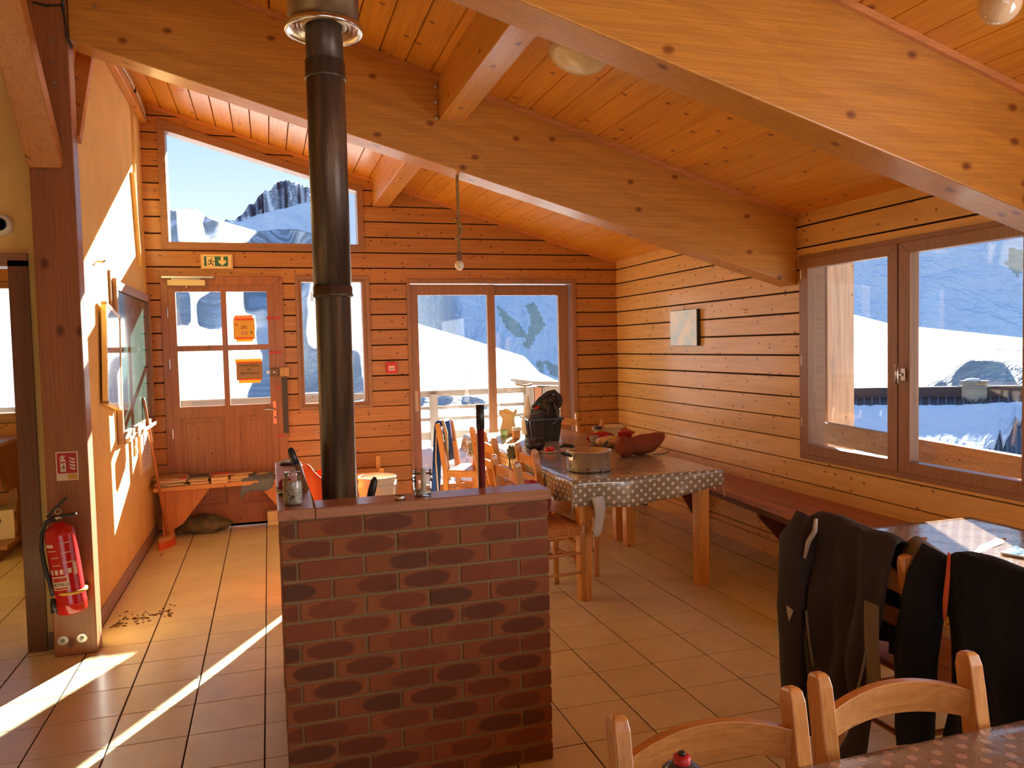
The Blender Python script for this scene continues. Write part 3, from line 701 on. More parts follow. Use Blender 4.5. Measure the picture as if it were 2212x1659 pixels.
CC = [(-30, 2), (-12, 3), (-4.5, 7.0), (-2.97, 8.6), (-1.48, 8.9), (.98, 9.7), (3.65, 10.44), (6.39, 11.2), (10.68, 12.2), (17.35, 12.5), (27.22, 11.5), (39.37, 12), (52, 11.24), (70, 8)]
RK = [[(16.1, 2.9), (16.5, 2.8), (16.95, 2.2), (17.6, 1.7), (18.05, 1.3), (18.1, .55), (17.4, .6), (16.75, 1.3)], [(18.2, 2.9), (18.88, 3.1), (19.3, 2.2), (19.6, 1.4), (19.1, .8), (18.65, .1), (18.4, -.4), (17.95, -.1), (18.3, 1.0), (18.6, 1.9)], [(19.0, 3.9), (19.3, 3.9), (19.3, 3.6), (19.0, 3.6)], [(19.4, -1.0), (20.6, -1.6), (20.9, -2.6), (19.9, -2.2)], [(18.9, -1.0), (19.5, -1.3), (19.5, -2.1), (19.0, -1.8)], [(49.3, 5.3), (50, 5.1), (50.4, 4.2), (49.8, 3.4), (49.2, 4.2)]]
LC = [[(40.0, 5.4), (41.32, 5.3), (42.83, 5.5), (47.0, 5.9), (46.4, 5.0), (44.84, 4.46), (42.97, 4.43), (42.15, 3.6)], [(49.0, 5.2), (54, 6.0), (54, 4.6), (50, 4.4)]]
def s_far(AZ, EL, te, SHD): return (te+.62)*(1-SHD)+(te+.06)*SHD
def rockC(AZ, EL, c):
    m = np.zeros(AZ.shape)
    for P in RK: m = np.maximum(m, inpoly(AZ, EL, P).astype(float))
    return m*.9
terrain('snow_mountain', 'high blue-shaded snowy mountainside with bare rock patches', 'mountain', M['snow_far'], CC, -8, lambda a: np.exp(np.interp(a, [-30, 5, 13, 70], [math.log(2900), math.log(2900), math.log(210), math.log(210)])), 500, 150, s_far, shade=(), seed=4, rock=rockC, jag=.05, noiseamp=.05)
DD = [(-9, 8.2), (-6, 8.5), (-2.9, 8.7), (-1.9, 8.85), (-1.2, 9.6), (-.21, 10.5), (.4, 11.0), (1.0, 11.5), (1.35, 11.62), (1.82, 11.56), (2.58, 11.3), (3.1, 11.22), (3.67, 10.97), (4.76, 10.5), (6.33, 10.0), (9, 9.4), (13, 8.5)]
def rockD(AZ, EL, c): return np.where((EL > 8.9+.25*(AZ+2)), .62-.06*np.maximum(0, AZ-1.2)-.5*np.exp(-((AZ-2.35+(11.5-EL)*-.35)/.16)**2)-.5*np.exp(-((AZ-.55-(EL-9.8)*-.25)/.10)**2), 0.0)
terrain('rocky_peak', 'dark pointed rocky peak streaked with snow on the skyline', 'mountain', M['rock_peak'], DD, 7.5, 7600, 260, 60, lambda AZ, EL, te, S_: te+.8, az0=-9, az1=13, jag=.08, seed=11, rock=rockD, close=False, noiseamp=.35)
# valley floor all round, so the land and its light go on out of frame
mb = MB(); n = 48
mb.add([(CX+300*math.cos(2*PI*k/n), CYY+300*math.sin(2*PI*k/n), -48) for k in range(n)]+[(CX+9*math.cos(2*PI*k/n), CYY+9*math.sin(2*PI*k/n), -1.2) for k in range(n)]+[(CX, CYY, -1.2)],
       [(k, (k+1) % n, n+(k+1) % n, n+k) for k in range(n)]+[(n+k, n+(k+1) % n, 2*n) for k in range(n)])
mb.build('snow_field', M['snow_hill'], None, True, label='snow-covered valley floor around the hut', cat='snow', kind='structure')

# terrace ------------------------------------------------------------------
grey = wood('weathered_wood', lin(176, 158, 138), 'x', .8, 0, knots=.2, contrast=.2)
greyz = wood('weathered_wood_z', lin(176, 158, 138), 'z', .8, 0, knots=.2, contrast=.2)
redw = wood('larch_wood', lin(196, 132, 92), 'z', .7, 0, knots=.3)
mb = MB(); mb.box((.6, 2.55, -.2), (8.4, 2.6, .2)); mb.build('terrace_deck', grey, None, label='wooden terrace deck outside the sliding door', cat='deck', kind='structure')
mb = MB(); nx, ny = 70, 24
P = []
for j in range(ny):
    r = []
    for i in range(nx):
        x = -3.4+8.0*i/(nx-1); y = 1.26+2.12*j/(ny-1)
        h = .02+.05*math.sin(x*2.1+y)*math.sin(y*3)+.03*math.sin(x*6.3)*math.cos(y*7+x)
        h += .42*math.exp(-((x-1.75)**2/.12+(y-2.5)**2/.25))+.30*math.exp(-((x-2.35)**2/.10+(y-2.75)**2/.15))+.02*random.random()
        if j == 0 or i == 0 or i == nx-1: h = -.1
        r.append((x, y, max(-.09, h)))
    P.append(r)
mb.grid(P); mb.build('snow_heap', M['snow_near'], None, True, label='heaped snow lying on the terrace outside the sliding door', cat='snow', kind='stuff')
rl = empty('terrace_railing', (1, 3.5, -.1), 0, 'weathered grey wooden railing of the terrace behind the sliding door', 'railing')
for z, h in ((.985, .075), (.80, .04), (.655, .04), (.44, .10), (.22, .06)):
    mb = MB(); mb.box((.2, 3.5, z), (6.9, .035, h)); wb(mb, 'rail', grey, rl)
for x in (-3.0, -1.5, .25, 2.07, ):
    mb = MB(); mb.box((x, 3.46, .44), (.10, .05, 1.08)); wb(mb, 'railing_post', greyz, rl)
for (z, h) in ((.985, .09), (.78, .05), (.60, .05)):
    mb = MB(); mb.bar((3.5, 3.5, z), (4.6, 2.2, z), .035, h, (0, 0, 1)); wb(mb, 'rail', grey, rl)
cp = empty('corner_post', (3.45, 3.4, -.1), 0, 'chunky plank-clad corner post with loose boards on top of the terrace railing', 'post')
for dx in (-.11, 0, .11):
    mb = MB(); mb.box((3.45+dx, 3.42, .47), (.10, .16, 1.1)); wb(mb, 'plank', redw if dx == 0 else greyz, cp)
mb = MB(); mb.box((3.5, 3.40, 1.075), (.62, .3, .05), Matrix.Rotation(.04, 3, 'Y')); wb(mb, 'cap_board', grey, cp)
mb = MB(); mb.box((3.28, 3.35, 1.10), (.34, .22, .035), Matrix.Rotation(.16, 3, 'Y')); wb(mb, 'cap_board', grey, cp)
cp2 = empty('lean_to_box', (.40, 3.6, -.1), 0, 'wooden planked box against the railing outside the narrow window', 'box')
for k in range(4):
    mb = MB(); mb.box((.42+.09*k, 3.66, .46), (.085, .1, 1.1)); wb(mb, 'plank', redw, cp2)
mb = MB(); mb.box((.56, 3.66, 1.03), (.42, .2, .03)); wb(mb, 'cap_board', M['snow_near'], cp2)

# outside the right-hand window ------------------------------------------------
mb = MB(); mb.box((4.845, -.68, .6), (.28, .12, 4.0))
mb.build('balcony_post', wood('larch_post', lin(222, 168, 128), 'z', .7, 0, knots=.35, contrast=.3), None, bevel=.004, label='pale larch post standing outside the left sash of the wide window', cat='post')
def V3(a): return Vector(a)
a, b = V3((4.60, -.793, .775)), V3((4.215, -3.25, .775))
mb = MB(); mb.bar(a, b, .06, .175, (0, 0, 1))
mb.build('balcony_beam', wood('larch_rail', lin(226, 160, 98), 'y', .7, 0, knots=.5, contrast=.3), None, bevel=.004, label='thick larch balcony rail crossing outside the wide window', cat='beam')
mb = MB(); mb.box((4.3, -4.2, .40), (.75, 5.2, .06)); mb.build('balcony_ledge', newmat('zinc', lin(170, 180, 178), .35, .3), None, label='grey metal ledge below the balcony rail outside the wide window', cat='ledge', kind='structure')
# neighbouring roof
nr = empty('neighbour_roof', (9, 3, -2), 0, 'low dark ribbed metal roof partly covered with snow, seen beyond the balcony rail', 'roof')
def pt(az, d, z): a_ = deg(az); return Vector((CX+d*math.sin(a_), CYY+d*math.cos(a_), z))
r0, r1 = pt(36, 14.2, .56), pt(60, 14.6, .68); e0, e1 = pt(36, 8.6, -1.0), pt(60, 8.6, -1.0)
slate = newmat('dark_metal_roof', lin(92, 98, 108), .5, .2)
mb = MB(); mb.add([e0, e1, r1, r0, e0+Vector((0, 0, -.1)), e1+Vector((0, 0, -.1)), r1+Vector((0, 0, -.1)), r0+Vector((0, 0, -.1))], [(0, 1, 2, 3), (7, 6, 5, 4), (0, 4, 5, 1), (1, 5, 6, 2), (2, 6, 7, 3), (3, 7, 4, 0)])
wb(mb, 'roof_sheet', slate, nr)
nrm = (e1-e0).cross(r0-e0).normalized()
if nrm.z < 0: nrm = -nrm
mb = MB()
for k in range(52):
    t = k/51; mb.bar(e0.lerp(e1, t)+nrm*.02, r0.lerp(r1, t)+nrm*.02, .03, .04, nrm)
wb(mb, 'roof_ribs', slate, nr, kind='stuff')
mb = MB(); mb.bar(r0+Vector((0, 0, .06)), r1+Vector((0, 0, .06)), .12, .22, (0, 0, 1)); wb(mb, 'ridge_board', newmat('ridge_dark', lin(70, 62, 66), .8), nr)
# snow sheet on roof
P = []; ns, nt_ = 60, 22
for i in range(ns):
    s_ = i/(ns-1); a0 = e0.lerp(e1, s_*.56); a1 = r0.lerp(r1, s_*.60); row = []
    lo = .34+.05*math.sin(i*2.4)+.03*math.sin(i*5.1)+(max(0, s_-.72)*1.9); hi = .93
    for j in range(nt_):
        t = min(lo, .9)+(hi-min(lo, .9))*j/(nt_-1); th = .08 if 0 < j < nt_-1 and 0 < i < ns-1 else .0
        row.append(a0.lerp(a1, t)+nrm*(th+.012*random.random()))
    P.append(row)
mb = MB(); mb.grid(P); wb(mb, 'snow_cover', M['snow_near'], nr, True)
ch = empty('chimney', tuple(pt(47.55, 14.0, .45)), 0, 'squat rendered chimney with a snow-topped slab on the neighbouring roof', 'chimney')
q = pt(47.55, 14.0, .45)
mb = MB(); mb.box((q.x, q.y, .60), (.24, .24, .34)); wb(mb, 'stack', newmat('render', lin(170, 165, 150), .9), ch)
mb = MB(); mb.box((q.x, q.y, .785), (.31, .31, .03))
for dx in (-.1, .1): mb.box((q.x+dx, q.y, .825), (.05, .24, .06))
mb.box((q.x, q.y, .865), (.29, .29, .025)); wb(mb, 'cap', newmat('chimney_slab', lin(150, 145, 135), .9), ch)
mb = MB(); mb.ball((q.x-.03, q.y, .885), (.11, .11, .03), 12, 6); wb(mb, 'snow_cap', M['snow_near'], ch, True)
# ================================================================== FURNITURE AND OBJECTS
# ---- brick enclosure round the stove pipe
bw = empty('brick_wall', (.57, -3.65, 0), 0, 'low L-shaped brick wall with a wooden cap, standing round the stove pipe', 'wall')
X0, X1, YN = .087, 1.05, -3.711
mb = MB(); mb.box(((X0+X1)/2, YN+.058, .5), (X1-X0-.008, .107, 1.0)); mb.box((X0+.0575, -3.10, .5), (.107, 1.16, 1.0)); wb(mb, 'mortar', M['mortar'], bw)
CH = .0714; BH = .0610; PIT = .2257
def brick_mesh(L):
    mb = MB(); mb.box((0, 0, 0), (L, .113, BH)); me = mb.mesh('brick', M['brick'])
    bm_ = __import__('bmesh').new(); bm_.from_mesh(me); __import__('bmesh').ops.bevel(bm_, geom=bm_.edges[:], offset=.0025, segments=1, affect='EDGES'); bm_.to_mesh(me); bm_.free(); return me
bcache = {}
def bget(L):
    k = round(L, 3)
    if k not in bcache: bcache[k] = brick_mesh(L)
    return bcache[k]
for r in range(14):
    z = CH*r+.005+BH/2
    off = .139-X0 if (13-r) % 2 == 0 else .254-X0-PIT+PIT  # first joint position
    off = (.139 if (13-r) % 2 == 0 else .254)
    js = [X0-.004]; x = off
    while x < X1-.03: js.append(x); x += PIT
    js.append(X1+.004)
    for a, b in zip(js, js[1:]):
        L = b-a-.0095
        if L < .015: continue
        o = inst('brick', bget(L), ((a+b)/2-bw.location.x+random.uniform(-.0008, .0008), YN+.0565-bw.location.y+random.uniform(-.0012, .0012), z), bw)
    ys = [-3.60-.004]; y = -3.60+(.10 if r % 2 else .21)
    while y < -2.56: ys.append(y); y += PIT
    ys.append(-2.52)
    for a, b in zip(ys, ys[1:]):
        L = b-a-.0095
        if L < .02: continue
        inst('brick', bget(L), (X0+.0565-bw.location.x+random.uniform(-.002, .001), (a+b)/2-bw.location.y, z), bw, PI/2)
capm = wood('cap_wood', lin(176, 124, 92), 'x', .3, .4, knots=.2, contrast=.25); capy = wood('cap_wood_y', lin(176, 124, 92), 'y', .3, .4, knots=.2, contrast=.25)
mb = MB(); mb.box(((.203+1.058)/2, YN+.055, 1.02), (1.058-.203, .145, .038)); wb(mb, 'cap_board', capm, bw, bevel=.005)
mb = MB(); mb.box((.141, -3.12, 1.02), (.122, 1.215, .038)); wb(mb, 'cap_board', capy, bw, bevel=.005)

# ---- stove pipe
pm = newmat('pipe_enamel', (.06, .045, .035), .38, .35); nt, b = nb(pm); v = coords(nt, (9, 9, .8), False); g = noise(nt, v, 1.5, 6, .7, .5)
nt.links.new(ramp(nt, g, [(.3, (.035, .026, .024)), (.52, (.095, .062, .042)), (.7, (.24, .14, .075))]), b.inputs['Base Color'])
nt.links.new(ramp(nt, g, [(.3, (.28,)*3), (.7, (.5,)*3)]), b.inputs['Roughness']); bump(nt, b, g, .1, .003)
pp = empty('stove_pipe', (.328, -3.2, 0), 0, 'tall dark brown stove pipe rising from behind the brick wall to the ceiling', 'pipe')
PX, PY = .328, -3.2
mb = MB(); mb.lathe([(.0705, 0), (.0705, 1.80), (.0735, 1.803), (.0755, 1.81)], 40, (PX, PY, 0)); wb(mb, 'pipe_section', pm, pp, True)
mb = MB(); mb.lathe([(.0755, 1.812), (.0760, 2.66), (.0745, 2.662)], 40, (PX, PY, 0)); wb(mb, 'pipe_section', pm, pp, True)
mb = MB(); mb.lathe([(.0735, 2.66), (.0735, 3.0)], 40, (PX, PY, 0)); wb(mb, 'pipe_section', pm, pp, True)
for z0, z1 in ((2.662, 2.722), (1.80, 1.83)):
    mb = MB(); mb.lathe([(.0765, z0-.012), (.082, z0-.008), (.081, z0), (.0785, z0+.002), (.0785, z1), (.075, z1+.001)], 40, (PX, PY, 0)); wb(mb, 'joint_collar', pm, pp, True)
mb = MB(); mb.box((PX-.083, PY-.01, 1.79), (.012, .02, .035)); wb(mb, 'clamp', M['steel'], pp)
ins = newmat('flue_steel', lin(150, 128, 100), .38, .85)
mb = MB(); mb.lathe([(.139, 2.86), (.139, roof(PX)+.02)], 48, (PX, PY, 0)); wb(mb, 'insulated_sleeve', ins, pp, True)
mb = MB(); mb.lathe([(.076, 2.868), (.088, 2.856), (.094, 2.868), (.104, 2.852), (.110, 2.866), (.122, 2.848), (.130, 2.862), (.140, 2.838), (.151, 2.836), (.1535, 2.848), (.149, 2.860), (.138, 2.862)], 48, (PX, PY, 0)); wb(mb, 'end_ring', newmat('ring_steel', (.75, .72, .66), .22, 1.0), pp, True)

# ---- things on the cap of the brick wall
clear = bpy.data.materials.new('clear_glass'); clear.use_nodes = True
nt = clear.node_tree; nt.nodes.clear(); o_ = N(nt, 'ShaderNodeOutputMaterial'); t_ = N(nt, 'ShaderNodeBsdfTransparent'); t_.inputs[0].default_value = (.97, .975, .965, 1)
g_ = N(nt, 'ShaderNodeBsdfGlossy'); g_.inputs['Roughness'].default_value = .03; lw = N(nt, 'ShaderNodeLayerWeight'); lw.inputs[0].default_value = .38; mx_ = N(nt, 'ShaderNodeMixShader')
nt.links.new(lw.outputs['Fresnel'], mx_.inputs[0]); nt.links.new(t_.outputs[0], mx_.inputs[1]); nt.links.new(g_.outputs[0], mx_.inputs[2]); nt.links.new(mx_.outputs[0], o_.inputs[0])
ZC = 1.0395
wax = newmat('candle_wax', lin(226, 216, 192), .45)
j1 = empty('glass_jar', (.135, -3.628, ZC), 0, 'tall glass jar wrapped inside with printed paper, on the left corner of the brick wall', 'jar')
mb = MB(); mb.lathe([(.026, .0), (.031, .004), (.0335, .012), (.0335, .082), (.030, .092), (.0275, .098), (.0285, .100), (.0285, .104), (.0275, .106), (.0285, .112), (.0275, .114)], 28); mb.build('jar_body', clear, j1, True)
pr = newmat('printed_paper', lin(214, 204, 184), .8); nt, b = nb(pr); v = coords(nt, (1, 1, 1.6), False); nn = noise(nt, v, 55, 3, .6, 1.5)
nt.links.new(ramp(nt, nn, [(.38, lin(110, 100, 92)), (.46, lin(220, 210, 190))]), b.inputs['Base Color'])
mb = MB(); mb.lathe([(.0300, .014), (.0305, .016), (.0305, .078), (.0300, .080)], 28); mb.build('paper_wrap', pr, j1, True)
mb = MB(); mb.lathe([(.0305, .003), (.032, .008), (.032, .014), (.0305, .0145)], 28); mb.build('wax', wax, j1, True)
j2 = empty('glass_jar', (.588, -3.655, ZC), 0, 'faceted glass jar holding a white candle, right of the tealight on the brick wall', 'jar')
mb = MB(); mb.lathe([(.028, 0), (.031, .003), (.0345, .05), (.038, .062), (.0375, .072), (.033, .080), (.034, .083), (.034, .087), (.033, .089), (.0345, .094), (.0335, .096)], 12); mb.build('jar_body', clear, j2)
mb = MB(); mb.lathe([(.0095, .004), (.0095, .097), (.006, .098)], 14, (.004, 0, 0)); mb.build('candle', newmat('wax_stick', lin(205, 195, 172), .45), j2, True)
mb = MB(); mb.ball((0, 0, .012), (.026, .026, .009), 12, 6, lambda q, d: q*(1+.3*math.sin(d.x*9+d.y*7))); mb.build('wax_drippings', wax, j2, True)
tl = empty('tealight', (.497, -3.705, ZC), 0, 'small metal tealight cup near the middle of the brick wall cap', 'candle')
mb = MB(); mb.lathe([(.0185, 0), (.019, .016), (.018, .0165), (.0175, .006)], 24); mb.build('cup', M['steel'], tl, True)
cl_ = empty('jar_lid', (.143, -2.60, ZC), 0, 'dark jar lid with a white candle stub, far end of the brick wall', 'candle')
mb = MB(); mb.lathe([(.042, 0), (.044, .003), (.044, .009), (.041, .010)], 24); mb.build('lid', newmat('lid_dark', lin(70, 30, 40), .35, .3), cl_, True)
mb = MB(); mb.lathe([(.011, .008), (.011, .062), (.008, .064)], 14, (.02, 0, 0)); mb.build('candle', wax, cl_, True)
mb = MB(); mb.ball((-.012, 0, .014), (.024, .018, .010), 12, 6, lambda q, d: q*(1+.35*math.sin(d.x*11+d.z*5))); mb.build('wax_drippings', wax, cl_, True)
dsh = empty('tin_dish', (.128, -3.40, ZC), .1, 'shallow metal dish holding a dark red cup, behind the tall jar', 'dish')
mb = MB(); mb.lathe([(.028, 0), (.045, .002), (.052, .022), (.050, .023), (.043, .004)], 24); mb.build('dish', newmat('tin', lin(150, 140, 125), .35, .9), dsh, True)
mb = MB(); mb.lathe([(.026, .004), (.030, .012), (.026, .045), (.018, .056), (.003, .058)], 20, (-.014, 0, 0)); mb.build('cup', newmat('dark_red', lin(130, 22, 36), .5), dsh, True)
mb = MB(); mb.ball((.03, -.005, .022), (.016, .02, .01), 10, 6); mb.build('scrap', newmat('pinkish', lin(200, 170, 165), .5), dsh, True)
# tools
hs = empty('hearth_shovel', (.20, -3.38, 0), 0, 'brown-handled shovel with a black rubber grip leaning behind the brick wall', 'shovel')
def loc(mb, root):  # world coordinates to local of unrotated empty
    L = root.location; mb.v = [(a-L.x, b_-L.y, c_-L.z) for a, b_, c_ in mb.v]; return mb
a, b_ = Vector((.137, -3.28, 1.195)), Vector((.272, -3.40, .80)); d_ = (b_-a)
mb = MB(); mb.tube([a+d_*.16, b_, a+d_*1.9], [.0115, .0125, .014], 12); loc(mb, hs).build('handle', newmat('tan_handle', lin(130, 104, 74), .45), hs, True)
mb = MB(); mb.tube([a-d_*.005, a+d_*.012, a+d_*.05, a+d_*.16], [.006, .0125, .0145, .0135], 12); loc(mb, hs).build('grip', M['black'], hs, True)
c_ = a+d_*1.9; mb = MB(); mb.bar(c_, (c_.x+.05, c_.y-.03, .02), .16, .02, (0, 1, 0)); loc(mb, hs).build('blade', newmat('tool_steel', (.2, .2, .2), .4, .8), hs)
mb = MB(); mb.tube([(.862, -3.46, 1.345), (.862, -3.46, 1.25)], .0165, 14); rs = empty('broom', (.866, -3.45, 0), 0, 'upright dark red broom pole with a black end, rising behind the brick wall', 'broom')
loc(mb, rs).build('end_grip', M['black'], rs, True)
mb = MB(); mb.tube([(.862, -3.46, 1.25), (.868, -3.44, .10)], .0145, 14); loc(mb, rs).build('pole', newmat('maroon', lin(96, 26, 34), .35), rs, True)
mb = MB(); mb.box((.868, -3.44, .055), (.30, .05, .09)); loc(mb, rs).build('brush_head', M['black'], rs)
pk = empty('hearth_paddle', (.37, -2.95, 0), 0, 'black round-ended paddle leaning beside the stove pipe', 'paddle')
mb = MB(); a, b_ = Vector((.508, -2.92, 1.0)), Vector((.245, -2.96, .01)); d_ = b_-a
mb.tube([a, a+d_*.015, a+d_*.06, a+d_*.12, a+d_*.2, b_], [.006, .016, .019, .016, .010, .010], 12); loc(mb, pk).build('paddle', M['black'], pk, True)
# orange sack, white bucket, wooden stool beyond the brick wall
om = newmat('orange_fabric', lin(246, 88, 16), .55, sheen=.2); nt, b = nb(om); b.inputs['Subsurface Weight'].default_value = 0
osk = empty('orange_sack', (.372, -1.52, 0), 0, 'bright orange sack standing open beyond the brick wall, partly behind the pipe', 'sack')
mb = MB(); P = []
for i in range(15):
    z = .855*i/14; r = []
    for k in range(33):
        an = 2*PI*k/32; rr = .155+.014*math.sin(3*an+z*8)+.009*math.sin(9*an); zz = z+(.045*math.sin(an*2+1)+.02*math.sin(an*5) if i == 14 else 0)
        r.append((rr*math.cos(an), rr*.8*math.sin(an), zz))
    P.append(r)
mb.grid(P); mb.build('sack_body', om, osk, True, thick=.003)
bk = empty('white_bucket', (.705, -1.42, .381), 0, 'white translucent plastic bucket with a thin wire handle, right of the pipe', 'bucket')
bm_ = newmat('bucket_plastic', lin(236, 228, 204), .4); nt, b = nb(bm_); b.inputs['Transmission Weight'].default_value = .0
mb = MB(); mb.lathe([(.098, 0), (.102, .004), (.115, .315), (.121, .318), (.121, .333), (.116, .335), (.118, .365), (.123, .368), (.123, .380), (.119, .383), (.113, .34), (.098, .01)], 40); mb.build('tub', bm_, bk, True)
mb = MB(); mb.tube([(.122*math.cos(t), -.122*abs(math.sin(t))-.004, .35-.22*math.sin(t)) for t in np.linspace(0, PI, 22)], .003, 6); mb.build('handle', M['steel'], bk, True)
st = empty('low_stool', (.86, .86, 0), 0, 'pale wooden upright of a small stool beyond the white bucket', 'stool')
pale = wood('pale_pine', lin(232, 178, 112), 'z', knots=.2)
for dx in (-.16, .16):
    for dy in (-.10, .10):
        mb = MB(); mb.box((dx, dy, .24 if dy < 0 else .285), (.045, .035, .48 if dy < 0 else .57)); mb.build('leg', pale, st, bevel=.004)
mb = MB(); mb.box((0, 0, .44), (.37, .26, .025)); mb.build('seat', pale, st, bevel=.004)
lb_ = empty('added_crate', (.70, -1.43, 0), 0, 'unseen crate added under the white bucket so that it blocks the sun', 'crate')  # unseen prop, added to hold the bucket where it blocks the sun
for z in (.06, .18, .30):
    for dy in (-.15, .15):
        mb = MB(); mb.box((0, dy, z), (.36, .015, .10)); mb.build('slat', pale, lb_)
    for dx in (-.17, .17):
        mb = MB(); mb.box((dx, 0, z), (.015, .285, .10)); mb.build('slat', pale, lb_)
mb = MB(); mb.box((0, 0, .37), (.37, .33, .02)); mb.build('top_board', pale, lb_)
wbx = empty('cream_box', (.065, .985, 0), 0, 'small cream-coloured plastic box on the floor at the foot of the door', 'box')
mb = MB(); mb.box((0, 0, .065), (.115, .10, .13)); mb.build('box_body', newmat('cream_plastic', lin(238, 222, 180), .35), wbx, bevel=.004)
mb = MB(); mb.box((0, -.051, .045), (.10, .004, .012)); mb.build('slot', M['white_pl'], wbx)

# ---- chairs
cw = wood('chair_pine', lin(212, 150, 80), 'z', .35, .35, knots=.3, contrast=.22, vary=.1); cwx = wood('chair_pine_x', lin(208, 144, 76), 'x', .35, .35, knots=.2, contrast=.22, vary=.1)
rush = newmat('rush_seat', lin(196, 122, 52), .7); nt, b = nb(rush); v = coords(nt, (2, 60, 2), False); g = noise(nt, v, 2.2, 5, .6)
nt.links.new(ramp(nt, g, [(.3, lin(132, 70, 26)), (.6, lin(214, 142, 66))]), b.inputs['Base Color']); bump(nt, b, g, .6, .004)
def sweep(mb, pts, hw, hd):
    """rectangular section swept in a plane x = const"""
    V = []; F = []; n = len(pts)
    for i, (x, y, z) in enumerate(pts):
        a = Vector(pts[max(i-1, 0)]); b = Vector(pts[min(i+1, n-1)]); t = (b-a).normalized(); nrm = Vector((0, t.z, -t.y)).normalized()
        w_ = hw[i] if isinstance(hw, list) else hw; d = hd[i] if isinstance(hd, list) else hd; c = Vector((x, y, z))
        V += [c+Vector((-w_, 0, 0))-nrm*d, c+Vector((w_, 0, 0))-nrm*d, c+Vector((w_, 0, 0))+nrm*d, c+Vector((-w_, 0, 0))+nrm*d]
    for i in range(n-1):
        for k in range(4): F.append((i*4+k, i*4+(k+1) % 4, (i+1)*4+(k+1) % 4, (i+1)*4+k))
    F += [(3, 2, 1, 0), tuple((n-1)*4+k for k in range(4))]
    mb.add(V, F); return mb
def back_y(z): return -.175-.06*max(0, (z-.45)/.44)**1.25-.02
def make_chair(label, seat='wood', nsl=2, group='ladder-back pine chairs'):
    t = empty('dining_chair', (0, 0, 0), 0, label, 'chair', group)
    for s in (-1, 1):
        x = s*.185
        pts = [(x, -.235, 0), (x, -.205, .12), (x, -.19, .28), (x, -.19, .45)]+[(x, back_y(z)-.0, z) for z in (.55, .65, .75, .82, .865, .885, .892)]
        hw = [.013, .016, .0165, .0165]+[.0165]*4+[.0165, .0145, .010]; hd = [.017, .022, .024, .024, .024, .024, .023, .023, .022, .017, .010]
        sweep(MB(), pts, hw, hd).build('leg', cw, t, bevel=.003)
    for s in (-1, 1):
        mb = MB(); x = s*.19; mb.tube([(x, .175, 0), (x, .17, .1), (x, .17, .40), (x, .17, .475), (x, .17, .483)], [.015, .018, .021, .020, .012], 12); mb.build('leg', cw, t, True)
    zs = [(.785, .062), (.655, .05)] if nsl == 2 else [(.775, .08), (.66, .06), (.56, .05)]
    for zc, h in zs:
        n = 13
        mb = MB(); V = []; F = []
        for i in range(n):
            u = -1+2*i/(n-1); x = .180*u; bow = -.028*(1-u*u); arch = .030*(1-u*u); y = back_y(zc)+bow+.002
            zl = zc-h/2+arch*.8; zh = zc+h/2+arch
            V += [(x, y-.008, zl), (x, y+.008, zl), (x, y+.008+.004, zh), (x, y-.008-.002, zh)]
        for i in range(n-1):
            for k in range(4): F.append((i*4+k, (i+1)*4+k, (i+1)*4+(k+1) % 4, i*4+(k+1) % 4))
        F += [(0, 1, 2, 3), tuple((n-1)*4+3-k for k in range(4))]
        mb.add(V, F); mb.build('back_slat', cwx, t, bevel=.002)
    if seat == 'wood':
        mb = MB(); mb.prism([(-.205, -.165), (.205, -.165), (.225, .10), (.215, .19), (.18, .215), (-.18, .215), (-.215, .19), (-.225, .10)], 'z', .448, .472); mb.build('seat', cwx, t, bevel=.006)
    else:
        mb = MB(); P = []
        for i in range(13):
            r = []
            for j in range(13):
                x = -.205+.41*i/12; y = -.18+.38*j/12; e = max(abs(i-6), abs(j-6))/6
                r.append((x, y, .468-.016*(abs(abs(i-6)-abs(j-6)) < 1)*.4-.03*(e > .99)+.006*math.cos(e*PI/2)))
            P.append(r)
        mb.grid(P); P2 = [[(x, y, .43) for (x, y, z) in r] for r in P]; mb.grid([q[::-1] for q in P2]); mb.build('seat', rush, t, True, thick=.02)
    for s in (-1, 1):
        mb = MB(); mb.box((s*.19, -.005, .432), (.024, .33, .05)); mb.build('seat_rail', cw, t)
        for z in (.18, .30):
            mb = MB(); mb.tube([(s*.187, -.195, z), (s*.19, .17, z)], .0095, 8); mb.build('stretcher', cw, t, True)
    mb = MB(); mb.box((0, .172, .432), (.36, .024, .05)); mb.build('seat_rail', cwx, t)
    for y, z in ((.172, .24), (.172, .34), (-.192, .26)):
        mb = MB(); mb.tube([(-.188, y, z), (.188, y, z)], .0095, 8); mb.build('stretcher', cwx, t, True)
    return t
cA = make_chair('pine chair at the near table, directly behind the sports bottle')
def put(o, c, facing):  # facing: direction the sitter looks, radians from +x
    o.location = (c[0], c[1], 0); o.rotation_euler = (0, 0, facing-PI/2); return o
def from_back(A, B, face):
    """A,B: positions of back post tops; returns centre, angle"""
    mx_, my_ = (A[0]+B[0])/2, (A[1]+B[1])/2; ang = face
    return (mx_+.255*math.cos(ang), my_+.255*math.sin(ang)), ang
put(cA, *from_back((.648, -5.16), (1.045, -5.175), -PI/2-.03))
def dupc(src, A, B, face, label):
    c = copy_tree(src); c['label'] = label; put(c, *from_back(A, B, face)); return c
dupc(cA, (1.112, -5.132), (1.508, -5.157), -PI/2-.05, 'pine chair at the near table, in front of the coat-draped chairs')
dupc(cA, (1.500, .50), (1.70, .82), -.54, 'pine chair draped with a blue jacket, furthest along the left side of the spotted tables')
dupc(cA, (1.688, .06), (1.725, -.34), 0.0, 'empty pine chair just nearer than the blue-jacket chair, beside the spotted table')
dupc(cA, (1.590, -.47), (1.665, -.86), .1, 'pine chair between the dark red pole and the pine chair holding a red bag')
